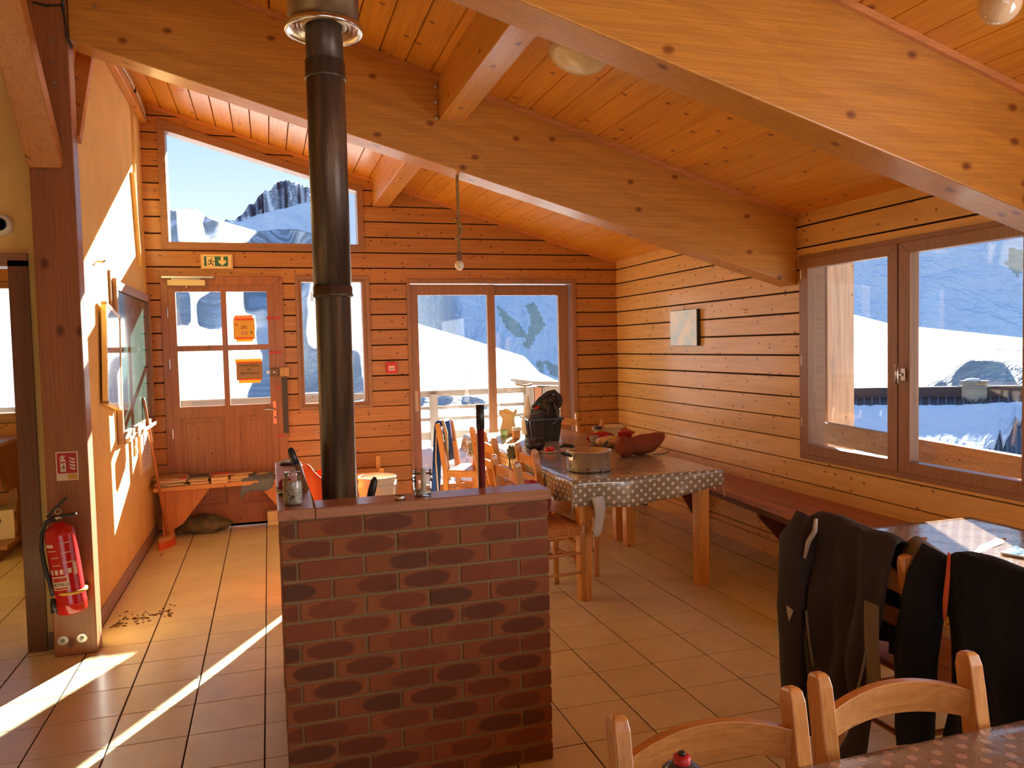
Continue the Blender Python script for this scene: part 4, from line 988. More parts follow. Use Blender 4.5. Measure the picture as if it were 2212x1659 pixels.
dupc(cA, (1.716, -1.20), (1.716, -1.60), 0.0, 'pine chair tucked tight against the spotted table beside the steel pot')
dupc(cA, (2.63, .90), (3.015, .88), -PI/2, 'pale chair at the far end of the spotted tables, right of the black crate')
cR = make_chair('rush-seated pine chair pulled out left of the table leg, a red bag on its seat', 'rush')
put(cR, *from_back((1.400, -1.70), (1.447, -2.07), .10))
dupc(cA, (1.955, -4.12), (1.955, -4.50), 0.0, 'pine chair hidden under the charcoal rain jacket at the right-hand table')
dupc(cA, (2.045, -4.58), (2.045, -4.97), 0.0, 'pine chair hidden under the navy fleece at the right-hand table')

# ---- tables
tw = wood('table_pine', lin(226, 160, 78), 'z', .4, .3, knots=.25, contrast=.16); twx = wood('table_pine_x', lin(226, 160, 78), 'x', .4, .3, knots=.25)
def table(x0, x1, y0, y1, label, h=.752, lw_=.082, inset=.045, rz=0):
    t = empty('dining_table', ((x0+x1)/2, (y0+y1)/2, 0), rz, label, 'table'); hx, hy = (x1-x0)/2, (y1-y0)/2
    mb = MB(); mb.box((0, 0, h-.012), (2*hx, 2*hy, .024)); mb.build('tabletop', twx, t, bevel=.003)
    for sx_ in (-1, 1):
        for sy_ in (-1, 1):
            mb = MB(); mb.box((sx_*(hx-inset-lw_/2), sy_*(hy-inset-lw_/2), (h-.024)/2), (lw_, lw_, h-.024), None, .9); mb.build('leg', tw, t, bevel=.004)
        mb = MB(); mb.box((sx_*(hx-inset-.03), 0, h-.024-.045), (.02, 2*hy-.28, .09)); mb.build('apron', tw, t)
        mb = MB(); mb.box((0, sx_*(hy-inset-.03), h-.024-.045), (2*hx-.28, .02, .09)); mb.build('apron', twx, t)
    return t
table(1.80, 2.79, -2.085, -.835, 'pine table under the spotted oilcloth, near half, carrying the steel pot')
table(1.80, 2.79, -.815, .70, 'pine table under the spotted oilcloth, far half, carrying the black crate')
table(2.20, 3.06, -5.3, -3.72, 'table beside the coats at the right, covered with shiny reflective oilcloth')
table(.42, 2.1, -6.10, -5.235, 'nearest table at the bottom right edge of the view')
def clothmat(name, base, dot, rough=.22, bstr=.25, dots=True, bscale=7):
    m = newmat(name, base, rough, coat=.6); nt, b = nb(m)
    b.inputs['Coat Roughness'].default_value = .12
    uv = N(nt, 'ShaderNodeUVMap'); sp = N(nt, 'ShaderNodeSeparateXYZ'); nt.links.new(uv.outputs[0], sp.inputs[0])
    u, v_ = sp.outputs[0], sp.outputs[1]
    def lat(ou, ov):
        fu = math_(nt, 'SUBTRACT', math_(nt, 'FRACT', math_(nt, 'ADD', math_(nt, 'DIVIDE', u, .062), ou+50)), .5)
        fv = math_(nt, 'SUBTRACT', math_(nt, 'FRACT', math_(nt, 'ADD', math_(nt, 'DIVIDE', v_, .056), ov+50)), .5)
        du = math_(nt, 'MULTIPLY', fu, .062); dv = math_(nt, 'MULTIPLY', fv, .056)
        return math_(nt, 'SQRT', math_(nt, 'ADD', math_(nt, 'MULTIPLY', du, du), math_(nt, 'MULTIPLY', dv, dv)))
    d = math_(nt, 'MINIMUM', lat(0, 0), lat(.5, .5))
    col = ramp(nt, math_(nt, 'DIVIDE', d, .03), [(.30, dot), (.345, base)])
    nt.links.new(col, b.inputs['Base Color'])
    cv = N(nt, 'ShaderNodeCombineXYZ'); nt.links.new(u, cv.inputs[0]); nt.links.new(v_, cv.inputs[1])
    g = noise(nt, cv.outputs[0], bscale, 5, .55, 1.2); g2 = noise(nt, cv.outputs[0], bscale*6, 3, .5, 2.0)
    bump(nt, b, math_(nt, 'ADD', g, math_(nt, 'MULTIPLY', g2, .15)), bstr, .03); return m
M['dots'] = clothmat('spotted_oilcloth', lin(146, 132, 108), lin(232, 222, 200), bstr=.22)
M['dots2'] = clothmat('worn_oilcloth', lin(132, 108, 92), lin(178, 142, 122), rough=.12, bstr=.16, bscale=9)
def cloth(name, x0, x1, y0, y1, z, dL, dR, dF, dB, mat, label, seed=0, ff=None, step=.035, parent=None):
    rnd = random.Random(seed)
    xs_ = list(np.linspace(-1, 0, 7))[:-1]; n1 = max(4, int((x1-x0)/step)); m1 = max(4, int((y1-y0)/step))
    U = [('L', t) for t in xs_]+[('M', t) for t in np.linspace(0, 1, n1)]+[('R', t) for t in np.linspace(0, 1, 7)[1:]]
    Vv = [('F', t) for t in xs_]+[('M', t) for t in np.linspace(0, 1, m1)]+[('B', t) for t in np.linspace(0, 1, 7)[1:]]
    verts = []; uvs = []
    for (a, s) in U:
        for (c, t) in Vv:
            xm = x0 if a == 'L' else x1 if a == 'R' else x0+(x1-x0)*s; ym = y0 if c == 'F' else y1 if c == 'B' else y0+(y1-y0)*t
            lf = dF*(ff(xm) if ff else 1)*(1+.08*math.sin(xm*9+seed)); lb = dB; ll = dL*(1+.10*math.sin(ym*4.1+seed)+.05*math.sin(ym*13)); lr = dR*(1+.1*math.sin(ym*5))
            dx = (-s*ll if a == 'L' else s*lr if a == 'R' else 0); dy = (-t*lf if c == 'F' else t*lb if c == 'B' else 0)
            drop = max(dx, dy) if not (dx and dy) else math.hypot(dx, dy)*.98
            ox = (.004+.018*math.sin(ym*17+seed)*dx/.15+.012*dx/.15)*(1 if dx else 0); oy = (.004+.014*math.sin(xm*15+seed)*dy/.15)*(1 if dy else 0)
            X = xm+(-ox if a == 'L' else ox if a == 'R' else 0); Y = ym+(-oy if c == 'F' else oy if c == 'B' else 0)
            zz = z-drop if drop else z+.0012*math.sin(xm*31+seed)*math.sin(ym*23)
            verts.append((X, Y, zz)); uvs.append((xm+(-dx if a == 'L' else dx), ym+(-dy if c == 'F' else dy)))
    nu, nv = len(U), len(Vv); F = [(i*nv+j, (i+1)*nv+j, (i+1)*nv+j+1, i*nv+j+1) for i in range(nu-1) for j in range(nv-1)]
    c0 = Vector(((x0+x1)/2, (y0+y1)/2, z)); me = bpy.data.meshes.new(name); me.from_pydata([tuple(Vector(p)-c0) for p in verts], [], F); me.materials.append(mat)
    uvl = me.uv_layers.new(name='UVMap')
    for lp in me.loops: uvl.data[lp.index].uv = uvs[lp.vertex_index]
    me.polygons.foreach_set('use_smooth', [True]*len(me.polygons)); me.update()
    o = bpy.data.objects.new(name, me); COL.objects.link(o); o.location = c0; m_ = o.modifiers.new('s', 'SOLIDIFY'); m_.thickness = .0015; m_.offset = 1
    return tag(o, label, 'tablecloth')
cloth('tablecloth', 1.788, 2.802, -2.097, .71, .7545, .155, .075, .165, .12, M['dots'], 'taupe oilcloth with white polka dots covering the two end-to-end tables', 1, lambda x: 1.0-.45*max(0, min(1, (x-2.45)/.33)))
cloth('tablecloth', 2.188, 3.072, -5.31, -3.708, .7545, .07, .06, .07, .06, M['dots2'], 'glossy creased oilcloth on the right-hand table reflecting the window', 4)
cloth('tablecloth', .408, 2.112, -6.11, -5.223, .7545, .10, .08, .08, .012, M['dots2'], 'shiny brown spotted oilcloth on the nearest table, bottom right', 6)
# torn hanging corner and clear plastic strip
mb = MB(); P = []
for i in range(9):
    t = i/8; P.append([(1.885+.035*t+.012*math.sin(t*5)+.085*s_*(1-.55*t*t)*(1 if t < .9 else .5), -2.118-.012*math.sin(t*4+s_*3), .66-.25*t) for s_ in np.linspace(0, 1, 5)])
mb.grid(P); mb.build('hanging_plastic', newmat('milky_plastic', lin(200, 196, 184), .35), None, True, label='milky plastic strip hanging from the near left corner of the spotted cloth', cat='plastic', thick=.001)
mb = MB(); P = []
for i in range(9):
    t = i/8; P.append([(2.80+.03*math.sin(t*6)+.05*t*s_, -2.02+.10*s_-.02*t, .745-.13*t*(1-.4*s_)) for s_ in np.linspace(0, 1, 6)])
mb.grid(P); mb.tube([(2.83, -2.0, .70), (2.86, -2.01, .66), (2.858, -2.02, .61), (2.868, -2.02, .565)], .003, 6)
mb.build('torn_lining', newmat('cloth_lining', lin(214, 190, 150), .8), None, True, label='torn cream lining hanging from the near right corner of the spotted cloth', cat='fabric', thick=.001)
ZT = .7565
def text_me(txt, size, mat, extrude=.0004, align='CENTER', mirror=False):
    cu = bpy.data.curves.new('t', 'FONT'); cu.body = txt; cu.size = size; cu.extrude = extrude; cu.align_x = align; cu.align_y = 'CENTER'; cu.resolution_u = 2
    o = bpy.data.objects.new('t', cu); COL.objects.link(o); dg = bpy.context.evaluated_depsgraph_get(); me = bpy.data.meshes.new_from_object(o.evaluated_get(dg))
    bpy.data.objects.remove(o); bpy.data.curves.remove(cu)
    if mirror: me.transform(Matrix.Scale(-1, 4, (1, 0, 0)))
    me.materials.clear(); me.materials.append(mat); return me
def text(txt, size, mat, loc_, rot, parent, name='lettering', mirror=False):
    me = text_me(txt, size, mat, mirror=mirror); o = bpy.data.objects.new(name, me); COL.objects.link(o); o.location = loc_; o.rotation_euler = rot; o.parent = parent; return o
FRONT = (PI/2, 0, 0)     # text readable from -y side
# ---- on the spotted table
alu = newmat('pot_aluminium', lin(214, 206, 190), .40, .9); nt, b = nb(alu); v = coords(nt, (1, 1, 1), False); g = noise(nt, v, 30, 4, .7)
nt.links.new(ramp(nt, g, [(.3, (.24,)*3), (.7, (.42,)*3)]), b.inputs['Roughness'])
sp_ = N(nt, 'ShaderNodeTexCoord'); sz = N(nt, 'ShaderNodeSeparateXYZ'); nt.links.new(sp_.outputs['Object'], sz.inputs[0])
band = math_(nt, 'MULTIPLY', math_(nt, 'LESS_THAN', sz.outputs[2], .028), math_(nt, 'GREATER_THAN', noise(nt, v, 55, 3, .6), .58))
nt.links.new(mixc(nt, band, lin(226, 218, 200), (.10, .06, .04)), b.inputs['Base Color'])
pot = empty('cooking_pot', (2.035, -1.75, ZT), 0, 'large scorched aluminium saucepan with two black handles on the spotted table corner', 'pot')
mb = MB(); mb.lathe([(.120, 0), (.138, .003), (.144, .014), (.145, .128), (.149, .130), (.149, .133), (.142, .133), (.141, .012), (.02, .010)], 48); mb.build('pot_body', alu, pot, True)
for s, an in ((1, .62), (-1, .35)):
    c, sn = math.cos(an)*s, math.sin(an)*s; e = Vector((c, sn, 0))
    mb = MB(); mb.box(e*.150+Vector((0, 0, .098)), (.012, .038, .034), Matrix.Rotation(an, 3, 'Z')); mb.build('bracket', M['steel'], pot)
    z0 = .105; up = .055 if s > 0 else .03
    mb = MB(); mb.tube([e*.150+Vector((0, 0, z0)), e*.175+Vector((0, 0, z0+.012)), e*.21+Vector((0, 0, z0+up*.7)), e*.238+Vector((0, 0, z0+up))], [.008, .011, .012, .009], 10); mb.build('handle', M['black'], pot, True)
# rust-brown stuff sack
rust = newmat('rust_fabric', lin(134, 64, 28), .85); nt, b = nb(rust); v = coords(nt, (1, 1, 1), False); g = noise(nt, v, 14, 5, .6, .6); bump(nt, b, g, .5, .02)
def sackfn(q, d):
    t = (d.x+1)/2; k = 1-.42*max(0, t-.55)**1.1; w_ = 1+.06*math.sin(q.x*38+q.z*20)*(1-t)+.03*math.sin(q.y*50)
    return Vector((q.x*1.0, q.y*k*w_, q.z*k*w_+.055*max(0, d.x)**1.5))
sk_ = empty('stuff_sack', (2.68, -1.25, ZT), .28, 'rust-brown drawstring stuff sack lying behind the aluminium pot', 'bag')
mb = MB(); mb.ball((0, 0, .072), (.205, .085, .073), 30, 18, sackfn); mb.build('sack_body', rust, sk_, True)
mb = MB(); mb.ball((-.185, 0, .070), (.055, .078, .070), 26, 12, lambda q, d: q*(1+.16*math.sin(math.atan2(d.y, d.z)*9)+.08*math.sin(d.x*12))); mb.build('gathered_neck', rust, sk_, True)
mb = MB(); mb.tube([(.0, -.09, .006), (.12, -.10, .004), (.20, -.05, .004), (.245, -.02, .006)], .0035, 6); mb.build('drawcord', M['black'], sk_, True)
# bread bag
brd = newmat('loaf_bag', lin(214, 172, 118), .35, coat=.5); nt, b = nb(brd); v = coords(nt, (1, 1, 1), False); g = noise(nt, v, 24, 5, .6, 1.0)
nt.links.new(ramp(nt, g, [(.35, lin(176, 118, 66)), (.6, lin(222, 186, 138))]), b.inputs['Base Color']); bump(nt, b, g, .5, .01)
mb = MB(); mb.ball((2.64, -.74, ZT+.042), (.13, .075, .043), 24, 14, lambda q, d: q*(1+.08*math.sin(d.x*9+d.y*5))); mb.build('bread_bag', brd, None, True, label='clear bag of sliced flatbread between the pot and the rust-brown sack', cat='food')
cpot = newmat('red_enamel', lin(168, 36, 18), .22, coat=.5)
cs = empty('red_saucepan', (2.77, -.74, ZT+.0), .3, 'small glossy red lidded pot behind the rust-brown stuff sack', 'pot')
mb = MB(); mb.lathe([(.05, .0), (.056, .004), (.057, .112), (.060, .116), (.05, .126), (.02, .136), (.008, .138), (.009, .150), (.003, .154)], 30); mb.build('pot_body', cpot, cs, True)
mb = MB(); mb.tube([(.055, 0, .09), (.09, .005, .096), (.105, .006, .10)], [.008, .012, .010], 10); mb.build('handle', cpot, cs, True)
mb = MB(); mb.tube([(-.01, -.01, .14), (-.02, 0, .165), (.015, .01, .165), (.02, .01, .14)], .005, 8); mb.build('lid_knob', newmat('tan_knob', lin(206, 150, 90), .5), cs, True)
# red garment and dark shape
mb = MB(); mb.ball((2.66, -.52, ZT+.045), (.12, .08, .045), 22, 12, lambda q, d: q*(1+.16*math.sin(d.x*11+d.y*9+d.z*6))); mb.build('red_cloth', newmat('red_fabric', lin(178, 30, 30), .7), None, True, label='crumpled red and black fabric beside the small red pot', cat='fabric')
mb = MB(); mb.ball((2.71, -.62, ZT+.04), (.06, .05, .04), 16, 10, lambda q, d: q*(1+.2*math.sin(d.x*8+d.z*9))); mb.build('black_pouch', M['black'], None, True, label='small black pouch lying against the red fabric on the table', cat='pouch')
# jars, cup, bowl
pj = empty('spice_jar', (2.72, -.32, ZT), 0, 'tall lidded jar standing behind the red fabric on the spotted table', 'jar')
mb = MB(); mb.lathe([(.03, 0), (.033, .003), (.033, .092), (.029, .098)], 20); mb.build('jar_body', newmat('olive_jar', lin(168, 132, 70), .3, coat=.4), pj, True)
mb = MB(); mb.lathe([(.032, .098), (.033, .100), (.033, .118), (.030, .120)], 20); mb.build('lid', M['black'], pj, True)
mb = MB(); mb.lathe([(.0335, .03), (.0337, .075)], 20); mb.build('paper_label', newmat('pale_label', lin(190, 176, 130), .6), pj, True)
sy = empty('squeeze_bottle', (2.63, -.42, ZT), 0, 'slim yellow-capped bottle beside the tall jar on the table', 'bottle')
mb = MB(); mb.lathe([(.016, 0), (.018, .004), (.018, .075), (.008, .088), (.008, .10)], 14); mb.build('bottle_body', newmat('amber', lin(190, 140, 40), .3), sy, True)
mb = MB(); mb.lathe([(.009, .10), (.009, .125), (.005, .13)], 12); mb.build('cap', M['white_pl'], sy, True)
kn = wood('handle_wood', lin(214, 150, 92), 'z', knots=0)
mb = MB(); mb.tube([(2.80, -.22, ZT), (2.80, -.21, ZT+.12), (2.81, -.20, ZT+.165)], [.014, .019, .012], 10); mb.build('wooden_pestle', kn, None, True, label='rounded wooden handle standing behind the tall jar', cat='utensil')
bw_ = empty('serving_bowl', (2.98, -.05, ZT), 0, 'shiny pale mixing bowl behind the small red pot, near the wall', 'bowl')
mb = MB(); mb.lathe([(.05, 0), (.06, .003), (.125, .085), (.13, .088), (.126, .089), (.06, .01), (.01, .008)], 36); mb.build('bowl_body', newmat('cream_bowl', lin(240, 226, 190), .3, coat=.4), bw_, True)
cp_ = empty('plastic_cup', (2.545, -.64, ZT), 0, 'translucent plastic cup with a grey rim beside the bread bag', 'cup')
mb = MB(); mb.lathe([(.028, 0), (.038, .075), (.0395, .078), (.0395, .084), (.037, .084), (.027, .004)], 22); mb.build('cup_body', newmat('cup_plastic', lin(170, 160, 138), .35), cp_, True)
# crate with gear
crm = newmat('crate_plastic', (.012, .015, .019), .28, coat=.5)
cr = empty('plastic_crate', (2.305, -.055, ZT), -.10, 'black open plastic crate filled with outdoor gear, standing on the spotted table', 'crate')
mb = MB(); w0, d0, w1, d1, h = .118, .135, .142, .16, .20
V = [(-w0, -d0, 0), (w0, -d0, 0), (w0, d0, 0), (-w0, d0, 0), (-w1, -d1, h), (w1, -d1, h), (w1, d1, h), (-w1, d1, h), (-w1+.006, -d1+.006, h), (w1-.006, -d1+.006, h), (w1-.006, d1-.006, h), (-w1+.006, d1-.006, h), (-w0+.006, -d0+.006, .006), (w0-.006, -d0+.006, .006), (w0-.006, d0-.006, .006), (-w0+.006, d0-.006, .006)]
F = [(3, 2, 1, 0)]+[(i, (i+1) % 4, (i+1) % 4+4, i+4) for i in range(4)]+[(i+4, (i+1) % 4+4, (i+1) % 4+8, i+8) for i in range(4)]+[(i+8, (i+1) % 4+8, (i+1) % 4+12, i+12) for i in range(4)]+[(12, 13, 14, 15)]
mb.add(V, F); mb.build('crate_body', crm, cr)
mb = MB(); ring(mb, rect(-w1-.014, w1+.014, -d1-.014, d1+.014), rect(-w1+.002, w1-.002, -d1+.002, d1-.002), h-.018, h+.002, 'z'); mb.build('rim', crm, cr, bevel=.003)
for y in (-.09, -.03, .03, .09):
    mb = MB(); mb.bar((-w0-.004, y*.85, .01), (-w1-.004, y, h-.02), .012, .008, (0, 1, 0)); mb.build('rib', crm, cr)
for x in (-.08, 0, .08):
    mb = MB(); mb.bar((x*.85, -d0-.003, .01), (x, -d1-.003, h-.02), .010, .006, (1, 0, 0)); mb.build('rib', crm, cr)
gear = newmat('gear_black', (.018, .02, .024), .5, sheen=.2)
zt = ZT+h
gb = empty('gear_bag', (2.335, -.06, ZT+.02), -.1, 'bulging black gear bag with a padded looped strap and red patch, heaped in the crate', 'bag')
mb = MB(); mb.ball((0, .01, .19), (.115, .12, .14), 28, 18, lambda q, d: q*(1+.10*math.sin(d.x*9+d.y*7)+.07*math.sin(d.z*11+d.x*4))); mb.build('bag_body', gear, gb, True)
mb = MB(); mb.tube([(-.13, -.07, .265), (-.06, -.06, .335), (.02, -.05, .385), (.075, -.04, .395), (.115, -.04, .36), (.12, -.05, .30), (.09, -.07, .24)], [.014, .018, .022, .022, .02, .018, .014], 12); mb.build('strap', gear, gb, True)
mb = MB(); mb.ball((.125, .0, .315), (.035, .04, .065), 14, 10); mb.build('padded_strap_end', gear, gb, True)
mb = MB(); mb.tube([(.06, -.10, .30), (.085, -.13, .22), (.075, -.155, .16), (.03, -.165, .13)], [.012, .013, .012, .010], 8); mb.build('strap', newmat('strap_grey', (.05, .06, .075), .5), gb, True)
for pts_, r_ in ((((-.11, -.05, .20), (-.05, -.115, .235), (.03, -.12, .20), (.11, -.07, .235)), .011), (((-.10, -.06, .14), (-.02, -.135, .165), (.06, -.125, .14), (.12, -.05, .16)), .012), (((-.03, -.10, .30), (.0, -.13, .24), (-.01, -.14, .17)), .009)):
    mb = MB(); mb.tube(pts_, r_, 8); mb.build('strap', gear, gb, True)
mb = MB(); mb.ball((.03, -.02, .325), (.085, .07, .05), 18, 10, lambda q, d: q*(1+.12*math.sin(d.x*9+d.y*6))); mb.build('bag_top', gear, gb, True)
mb = MB(); mb.ball((-.085, -.055, .265), (.030, .02, .016), 12, 8); mb.build('red_patch', newmat('red_patch', lin(214, 44, 24), .5), gb, True)
for p, r in (((-.055, -.105, .17), .010), ((.052, -.112, .125), .009)):
    mb = MB(); mb.tube([(p[0]-r, p[1], p[2]), (p[0], p[1]-.012, p[2]+r), (p[0]+r, p[1], p[2]), (p[0], p[1]-.01, p[2]-r), (p[0]-r, p[1], p[2])], .004, 6); mb.build('buckle', M['steel'], gb, True)
fn_ = empty('folded_bag', (2.20, -.0, ZT+.05), 0, 'white translucent bottle-shaped bag standing up at the left of the crate', 'bag')
mb = MB(); P = []
for i in range(14):
    t = i/13; w_ = .012+.055*math.sin(min(1, t*1.25)*PI*.62)**1.4 if t < .9 else .03; w_ = [.055, .06, .062, .062, .06, .056, .050, .043, .036, .029, .022, .017, .014, .012][i]
    P.append([(w_*math.cos(a_), w_*.4*math.sin(a_), .34*t) for a_ in np.linspace(0, 2*PI, 17)])
mb.grid(P); mb.build('bag_body', newmat('milky_bag', lin(240, 238, 228), .4), fn_, True)
mb = MB(); mb.tube([(-.03, 0, .34), (-.02, 0, .42)], .008, 8); mb.tube([(-.10, .01, .435), (-.02, 0, .42), (.04, .0, .43)], .010, 8); mb.build('nozzle', newmat('pale_cap', lin(200, 206, 196), .4), fn_, True)
# burlap bag, bottle, crackers, tomatoes, pouch
bl = newmat('burlap', lin(198, 162, 112), .9); nt, b = nb(bl); v = coords(nt, (1, 1, 1), False); g = noise(nt, v, 60, 4, .7); bump(nt, b, g, .6, .004)
bb = empty('burlap_bag', (2.17, .50, ZT), 0, 'open burlap bag standing behind the crackers, left of the black crate', 'bag')
mb = MB(); P = []
for i in range(14):
    t = i/13; r_ = [.066, .073, .075, .073, .070, .066, .062, .058, .056, .058, .064, .074, .086, .082][i]
    P.append([(r_*(1+.05*math.sin(5*a_+t*4))*math.cos(a_), r_*.8*(1+.06*math.sin(4*a_))*math.sin(a_), .215*t-(.02*math.sin(a_*3) if i > 11 else 0)) for a_ in np.linspace(0, 2*PI, 25)])
mb.grid(P); mb.build('bag_body', bl, bb, True, thick=.002)
mb = MB(); mb.ball((0, 0, .10), (.058, .045, .09), 14, 8); mb.build('contents', newmat('grain', lin(168, 128, 78), .9), bb, True)
bo = empty('water_bottle', (2.45, .48, ZT), 0, 'clear plastic water bottle with a blue label behind the crate', 'bottle')
mb = MB(); mb.lathe([(.035, 0), (.038, .006), (.038, .17), (.030, .20), (.013, .23), (.013, .235)], 22); mb.build('bottle_body', newmat('bottle_plastic', lin(226, 238, 246), .12, coat=.5), bo, True)
mb = MB(); mb.lathe([(.0388, .10), (.0388, .155)], 22); mb.build('paper_label', newmat('blue_label', lin(70, 130, 200), .5), bo, True)
mb = MB(); mb.lathe([(.0155, .233), (.0155, .252), (.013, .254)], 16); mb.build('cap', newmat('cap_white', lin(240, 244, 246), .4), bo, True)
ck = empty('cracker_packet', (2.13, .13, ZT), .2, 'small orange packet of crackers between the burlap bag and the crate', 'packet')
mb = MB(); mb.box((0, 0, .035), (.07, .04, .07)); mb.build('packet_body', newmat('cracker', lin(222, 158, 96), .7), ck, bevel=.008)
mb = MB(); mb.box((0, 0, .085), (.075, .03, .035)); mb.build('wrapper_top', newmat('wrapper', lin(244, 240, 226), .3), ck, bevel=.006)
gc = empty('green_cup', (2.08, .33, ZT), 0, 'small pale green cup beside the cracker packet', 'cup')
mb = MB(); mb.lathe([(.026, 0), (.034, .06), (.032, .06), (.024, .004)], 18); mb.build('cup_body', newmat('pale_green', lin(150, 190, 140), .4), gc, True)
tp_ = empty('plate', (2.085, -.86, ZT), 0, 'small white plate under the red tomatoes near the pot', 'plate')
mb = MB(); mb.lathe([(.03, 0), (.05, .004), (.062, .010), (.060, .012), (.03, .004)], 24); mb.build('plate_body', newmat('plate_white', lin(232, 222, 200), .3, coat=.3), tp_, True)
tom = newmat('tomato', lin(206, 20, 12), .18, coat=.6)
for k, (x, y, r, lb) in enumerate(((2.060, -.87, .021, 'leftmost shiny red tomato on the small white plate'), (2.098, -.875, .024, 'largest red tomato, right side of the small white plate'), (2.082, -.845, .020, 'rear red tomato half hidden on the small white plate'))):
    mb = MB(); mb.ball((x, y, ZT+.009+r*.85), (r, r, r*.85), 14, 8); mb.build('tomato', tom, None, True, label=lb, cat='tomato', group='tomatoes on the plate')
mb = MB(); mb.ball((2.04, -.66, ZT+.045), (.075, .06, .045), 20, 12, lambda q, d: q*(1+.12*math.sin(d.x*8+d.y*6))); mb.tube([(2.0, -.69, ZT+.05), (2.03, -.70, ZT+.10), (2.08, -.70, ZT+.095), (2.10, -.69, ZT+.05)], .006, 8)
mb.build('camera_case', M['black'], None, True, label='small black padded case with a looped handle in front of the crate', cat='case')
mb = MB(); mb.tube([(2.19, -.80, ZT+.03), (2.22, -.82, ZT+.045), (2.28, -.84, ZT+.035), (2.30, -.86, ZT+.012)], [.010, .015, .014, .008], 10)
mb.build('black_spoon', M['black'], None, True, label='curved black utensil lying just behind the aluminium pot', cat='utensil')
mb = MB(); mb.ball((1.735, -1.02, .80), (.035, .045, .05), 14, 8, lambda q, d: q*(1+.2*math.sin(d.x*9+d.z*7))); mb.tube([(1.73, -1.05, .84), (1.70, -1.08, .86), (1.69, -1.1, .80), (1.70, -1.08, .70)], .006, 6)
mb.build('hanging_pouch', newmat('olive_pouch', lin(86, 82, 58), .7), None, True, label='small dark olive pouch with a strap hanging at the left edge of the spotted table', cat='pouch')
# red bag on the rush-seated chair
mb = MB(); mb.ball((1.60, -1.80, .60), (.13, .15, .125), 22, 14, lambda q, d: q*(1+.10*math.sin(d.x*7+d.y*9)+.05*math.sin(d.z*13)))
mb.build('red_bag', newmat('red_nylon', lin(168, 24, 40), .45, sheen=.3), None, True, label='crumpled shiny red nylon bag resting on the rush-seated chair', cat='bag')
# ---- sports bottle, near table
sb = empty('sports_bottle', (.652, -5.42, .7565), 0, 'dark grey sports bottle with a red spout cap at the bottom edge of the view', 'bottle')
mb = MB(); mb.lathe([(.030, 0), (.034, .004), (.034, .150), (.031, .165), (.020, .174), (.012, .177)], 32); mb.build('bottle_body', newmat('smoke_plastic', (.05, .055, .065), .25, coat=.4), sb, True)
mb = MB(); mb.lathe([(.0125, .174), (.0135, .178), (.0135, .187), (.010, .189)], 20); mb.build('spout_cap', newmat('red_cap', lin(190, 40, 44), .4), sb, True)
mb = MB(); mb.lathe([(.006, .189), (.006, .193), (.004, .194)], 14); mb.build('spout', M['black'], sb, True)
# ---- magazine on right-hand table
mg = empty('magazine', (2.83, -4.28, ZT), .35, 'picture magazine lying on the glossy right-hand table', 'magazine')
pm2 = newmat('landscape_cover', lin(90, 120, 150), .25); nt, b = nb(pm2); v = coords(nt, (1, 3, 1), False); g = noise(nt, v, 9, 5, .6, .5)
nt.links.new(ramp(nt, g, [(.35, lin(40, 60, 70)), (.5, lin(120, 150, 180)), (.62, lin(206, 190, 150))]), b.inputs['Base Color'])
mb = MB(); mb.box((0, 0, .004), (.30, .22, .006)); mb.build('pages', M['white_pl'], mg); mb = MB(); mb.box((0, 0, .0078), (.302, .222, .0012)); mb.build('cover', pm2, mg)
tcl = [o for o in bpy.data.objects if o.get('label', '').startswith('glossy creased oilcloth')][0]
tearm = newmat('torn_backing', lin(176, 128, 92), .7)
for cx_, cy_, L_, a_, sd_ in ((2.52, -3.95, .16, .2, 1), (2.72, -4.12, .26, .5, 2), (2.45, -4.3, .12, -.3, 3)):
    rr_ = random.Random(sd_); pts_ = []
    for k in range(14):
        t_ = 2*PI*k/14; pts_.append((cx_+L_/2*math.cos(t_)*(1+.25*rr_.random()), cy_+.016*math.sin(t_)*(1+1.6*rr_.random())+a_*L_/2*math.cos(t_)))
    mb = MB(); mb.prism(pts_, 'z', .7562, .7572); wb(mb, 'torn_patch', tearm, tcl)
